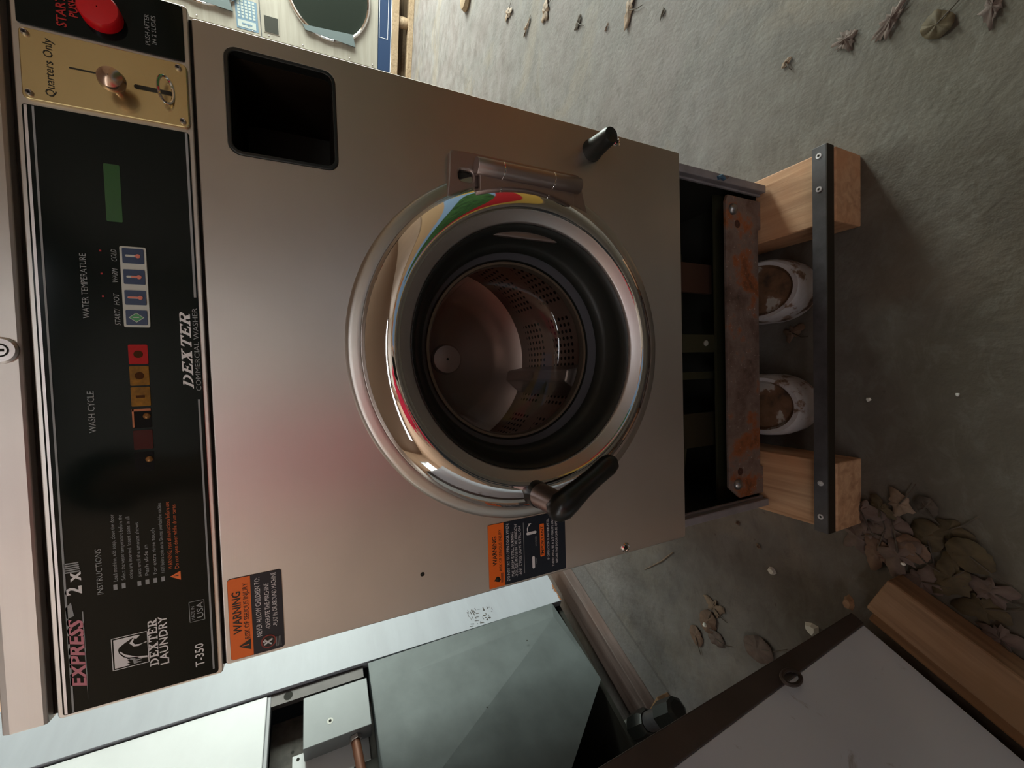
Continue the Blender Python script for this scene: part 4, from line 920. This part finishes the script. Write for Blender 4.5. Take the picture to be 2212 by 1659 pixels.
leaf(1.060,.560,.022,.5,0,'tiny brown curled fragment between the dark leaf and the tan leaf','bit',sx=.4)
leaf(1.030,.455,.050,1.0,1,'large tan leaf at the right edge, level with the washer door','lobed',sx=.7)
leaf(.923,.329,.022,1.0,3,'small dark twisted fragment at the right edge','bit',sx=.5)
leaf(.575,.008,.020,.4,1,'light brown curled leaf right of the right skid beam','oval',sx=.45)
leaf(.530,-.160,.050,.9,2,'pinkish brown crumpled leaf far right of the skid','bit',sx=.5)
leaf(.480,-.215,.042,2.2,4,'olive brown leaf in the far right corner','oval',sx=.6)
leaf(.462,-.272,.045,1.6,2,'pinkish long leaf at the right corner of the floor','bit',sx=.45)
leaf(.545,-.095,.032,.2,2,'small pink-brown leaf next to the crumpled leaf','bit')
leaf(-.643,.193,.034,.9,1,'light tan lobed leaf, top of the cluster on the left floor','lobed')
leaf(-.690,.212,.044,2.8,0,'brown crumpled leaf with a white bead on it','oval')
leaf(-.750,.250,.036,.3,0,'round brown leaf, lower left of the cluster','oval')
leaf(-.722,.190,.034,1.5,2,'grey-brown round leaf touching the bead leaf','oval')
leaf(-.681,.079,.052,2.0,2,'grey-brown speckled leaf by the leaning white cabinet','oval')
leaf(.030,.000,.026,1.0,0,'faded rust-coloured leaf on the floor between the two feet','lobed')
leaf(-.407,.127,.009,1.0,0,'tiny orange-brown scrap behind the left beam','bit'); leaf(-.444,.077,.010,1.0,1,'small tan scrap left of the washer corner','bit')
cl = [(-.338,-.135,.030,1.4,2,'small pink-brown leaf tucked behind the leaf pile'),(-.372,-.140,.032,2.9,0,'reddish brown leaf at the back left of the leaf pile'),(-.290,-.145,.024,.2,4,'olive brown leaf touching the right side of the leaf pile'),(-.345,-.190,.030,.8,0,'reddish brown leaf on top of the leaf pile'),(-.300,-.230,.026,2.2,4,'thin olive leaf right of the near litter'),(-.375,-.275,.030,1.2,2,'pink-brown leaf in the near litter'),(-.270,-.205,.022,.5,3,'dark small leaf at the right of the near litter'),(-.300,-.118,.034,.4,2,'pink-brown leaf touching the end of the left beam'),(-.352,-.112,.036,2.0,2,'pink-brown leaf lowest on the left of the leaf pile'),(-.318,-.160,.038,1.1,2,'grey-pink leaf in the middle of the leaf pile'),(-.275,-.172,.026,2.6,1,'small tan leaf on the right edge of the leaf pile'),
      (-.362,-.172,.040,3.3,2,'broad pink-brown leaf at the front of the leaf pile'),(-.318,-.205,.034,.2,4,'olive-edged leaf at the front right of the leaf pile'),(-.395,-.200,.036,1.7,2,'pink-brown leaf between leaf pile and tan timber'),(-.372,-.235,.036,2.4,4,'brown stained leaf in front of the leaf pile'),
      (-.330,-.255,.036,.9,4,'olive brown leaf, middle of the near litter'),(-.405,-.268,.034,1.9,4,'brown leaf against the tan timber'),(-.440,-.285,.030,.6,2,'pale pink star-shaped leaf near the bottom right corner')]
for i, (x, y, s_, r_, ci, lb) in enumerate(cl): leaf(x, y, s_*1.12, r_, ci, lb, 'lobed' if i%3 else 'oval', z=.001+.002*(i%4))
def chip(x, y, s_, label, name='white_chip', mat=None, z=.0, tall=1.0):
    q = MB(); rnd = random.Random(int(x*997)); n = 7
    base = [(x+s_*(.7+.5*rnd.random())*math.cos(2*math.pi*k/n), y+s_*(.6+.5*rnd.random())*math.sin(2*math.pi*k/n)) for k in range(n)]
    q.add([(a,b_,z) for a,b_ in base]+[(x+(a-x)*.6,y+(b_-y)*.6,z+s_*.6*tall) for a,b_ in base],[tuple(range(n))[::-1],tuple(range(n,2*n))]+[(i,(i+1)%n,(i+1)%n+n,i+n) for i in range(n)],mat or plain('white_bits',(.72,.72,.68),.6))
    return tag(q.build(name,origin=(x,y,z)),label,'chip')
chip(-.487,.048,.010,'white crumbly chip on the floor left of the washer skid'); chip(-.101,-.126,.0045,'small white chip on the floor in front of the skid bar'); chip(-.088,-.238,.003,'tiny white speck on the near floor centre'); chip(-.372,-.180,.0035,'tiny white chip lying in the leaf pile',z=.016)
q = MB(); q.lathe([(.0003,-.0055),(.0035,-.004),(.0055,0),(.0035,.004),(.0003,.0055)],(-.693,.2085,.020),plain('white_bits',(.72,.72,.68),.6),n=16,axis='Z'); tag(q.build('bead',origin=(-.693,.2085,.020)),'small white bead on the brown crumpled leaf','bead')
chip(-.572,-.032,.016,'white shard leaning at the base of the leaning white cabinet','white_shard',tall=.9)
chip(-.470,-.110,.013,'splintered light wood piece at the corner of the tan timber','wood_splinter',mat=TANWOOD,z=.03,tall=1.2)
q = MB(); q.lathe([(.0003,0),(.06,0),(.065,.01),(.055,.03),(.02,.035),(.0003,.036)],(2.16,1.80,0),PALLET,n=28,axis='Z'); tag(q.build('wooden_disc',origin=(2.16,1.80,0)),'round tan wooden disc on the bright floor at the picture edge','disc')
q = MB(); q.tube([(-.555,.325,.003),(-.60,.37,.004),(-.655,.44,.003)],[.0015,.002,.001],LC[1],6); tag(q.build('twig',origin=(-.6,.37,0)),'thin pale twig on the floor left of the washer','twig')


# ------------------------------------------------------------------ the photographer, kneeling behind the camera (only mirrored in the machine)
PX, PY = -.31, -1.04
per = thing('person', (PX,PY,0), 'person in a red shirt and dark trousers kneeling and holding up a phone', 'person')
SKINM = plain('skin', (.50,.29,.21), .5); REDSH = plain('red_cloth', (.90,.03,.10), .85, var=.25, vscale=(30,30,30)); TROU = plain('dark_trousers', (.025,.028,.035), .85); HAIR = plain('brown_hair', (.06,.035,.02), .6)
GRIP = CAM_POS - FWD*.022 + DWN*.105
HL, HR = GRIP - RGT*.050, GRIP + RGT*.050
b_ = [(PX,PY-.04,.50,.14,.10),(PX,PY-.03,.68,.13,.09),(PX,PY,.88,.15,.095),(PX,PY-.01,1.03,.10,.08),(PX,PY+.01,1.12,.05,.05),(PX,PY+.02,1.18,.062,.070),(PX,PY+.03,1.27,.078,.092),(PX,PY+.02,1.36,.055,.065),
 (PX-.17,PY-.01,1.02,.052),(PX-.22,PY+.10,.80,.042),((PX-.22+HL.x)/2,(PY+.10+HL.y)/2,.80,.036),(HL.x-.03,HL.y-.05,HL.z-.01,.026),
 (PX+.17,PY-.01,1.02,.052),(PX+.26,PY+.10,.80,.042),((PX+.26+HR.x)/2,(PY+.10+HR.y)/2,.79,.036),(HR.x-.01,HR.y-.06,HR.z-.01,.026),
 (PX-.10,PY-.02,.44,.085),(PX-.15,PY+.16,.10,.060),(PX-.14,PY-.10,.065,.050),(PX-.14,PY-.32,.06,.038),(PX-.14,PY-.40,.05,.035),
 (PX+.10,PY-.02,.44,.085),(PX+.15,PY+.16,.10,.060),(PX+.14,PY-.10,.065,.050),(PX+.14,PY-.32,.06,.038),(PX+.14,PY-.40,.05,.035)]
b_ = [(p[0],p[1],p[2]*(1.10 if (k_ <= 9 or k_ in (12,13,16,21)) else 1.0),*p[3:]) for k_, p in enumerate(b_)]
e_ = [(0,1),(1,2),(2,3),(3,4),(4,5),(5,6),(6,7),(3,8),(8,9),(9,10),(10,11),(3,12),(12,13),(13,14),(14,15),(0,16),(16,17),(17,18),(18,19),(19,20),(0,21),(21,22),(22,23),(23,24),(24,25)]
def fingers(H, side):
    for k in range(4):
        base = H + DWN*(.030-.020*k) - FWD*.012 + RGT*side*.012
        f = [base, base+RGT*side*.006+FWD*.010, base+FWD*.016-RGT*side*.010]
        i0 = len(b_); b_.extend([(*f[0],.0095),(*f[1],.0085),(*f[2],.0075)]); e_.extend([(15 if side > 0 else 11, i0),(i0,i0+1),(i0+1,i0+2)])
    base = H + DWN*.01 - FWD*.030; i0 = len(b_)
    b_.extend([(*base,.011),(*(base-RGT*side*.025-DWN*.01),.009)]); e_.extend([(15 if side > 0 else 11, i0),(i0,i0+1)])
fingers(HL,-1); fingers(HR,1)

def skin_obj(name, pts, edges, mat, parent, sub=2):
    import bmesh
    bm_ = bmesh.new(); lay = bm_.verts.layers.skin.verify(); o0 = Vector(parent['_o'])
    vs = [bm_.verts.new(Vector(p[:3])-o0) for p in pts]
    for i, p in enumerate(pts):
        vs[i][lay].radius = (p[3], p[4] if len(p) > 4 else p[3]); vs[i][lay].use_root = (i == 0)
    for a, c in edges: bm_.edges.new((vs[a], vs[c]))
    me = bpy.data.meshes.new(name); bm_.to_mesh(me); bm_.free(); me.materials.append(mat)
    o = bpy.data.objects.new(name, me); COL.objects.link(o); o.parent = parent; o['_o'] = list(o0)
    m = o.modifiers.new('skin', 'SKIN'); m.use_smooth_shade = True
    sb = o.modifiers.new('sub', 'SUBSURF'); sb.levels = sub; sb.render_levels = sub
    return o
skin_obj('body', b_, e_, SKINM, per)
g = .014
sh_ = [(PX,PY-.04,.51,.175,.125)]+[(p[0],p[1],p[2],p[3]+g,(p[4] if len(p) > 4 else p[3])+g) for p in b_[1:4]]+[(b_[4][0],b_[4][1],1.19,.068,.065)]+[(*b_[8][:3],.068),(PX-.205,PY+.06,.97,.060),(*b_[12][:3],.068),(PX+.235,PY+.06,.97,.060)]
skin_obj('shirt', sh_, [(0,1),(1,2),(2,3),(3,4),(3,5),(5,6),(3,7),(7,8)], REDSH, per)
tr_ = [(PX,PY-.04,.52,.160,.118)]+[(*p[:3],p[3]+.012) for p in (b_[16],b_[17],b_[18],b_[19],b_[21],b_[22],b_[23],b_[24])]
skin_obj('trousers', tr_, [(0,1),(1,2),(2,3),(3,4),(0,5),(5,6),(6,7),(7,8)], TROU, per)
q = MB(); q.lathe([(.0005,.110),(.045,.100),(.075,.070),(.089,.030),(.090,-.01),(.082,-.04)], (PX,PY+.005,1.42), HAIR, n=32, axis='Z'); q.build('hair', per)
for sx in (-1,1):
    q = MB(); q.lathe([(.0005,-.009),(.007,-.006),(.009,0),(.007,.006),(.0005,.009)], (PX+sx*.030,PY+.115,1.413), plain('eye_white',(.6,.6,.58),.3), n=12); q.lathe([(.004,.0085),(.0003,.0095)], (PX+sx*.030,PY+.115,1.413), HAIR, n=10); q.build('eye', per)
    q = MB(); q.lathe([(.0005,-.006),(.020,-.004),(.024,0),(.020,.004),(.0005,.006)], (PX+sx*.083,PY+.02,1.397), SKINM, n=16, axis='X'); q.build('ear', per)
q = MB(); q.tube([(PX,PY+.118,1.413),(PX,PY+.135,1.382),(PX,PY+.118,1.372)], [.007,.012,.008], SKINM, 10); q.build('nose', per)
q = MB(); q.tube([(PX-.024,PY+.110,1.345),(PX,PY+.118,1.343),(PX+.024,PY+.110,1.345)], [.003,.006,.003], plain('lips',(.40,.14,.11),.5), 8); q.build('mouth', per)
ph = thing('phone', tuple(CAM_POS-FWD*.012+DWN*.06), 'dark phone held up by the kneeling person', 'phone')
def PH(a, b2, c): return CAM_POS + RGT*a - FWD*c + DWN*b2
MB().box((-.037,-.012,.010),(.037,.143,.018),BLACKP,fr=PH).build('phone_case', ph, bevel=.002)
MB().box((-.034,-.009,.018),(.034,.140,.0186),plain('phone_screen',(.02,.02,.02),.1,emit=((.5,.45,.4),.25)),fr=PH).build('phone_screen', ph)

for o in sc.objects:
    if '_o' in o: del o['_o']
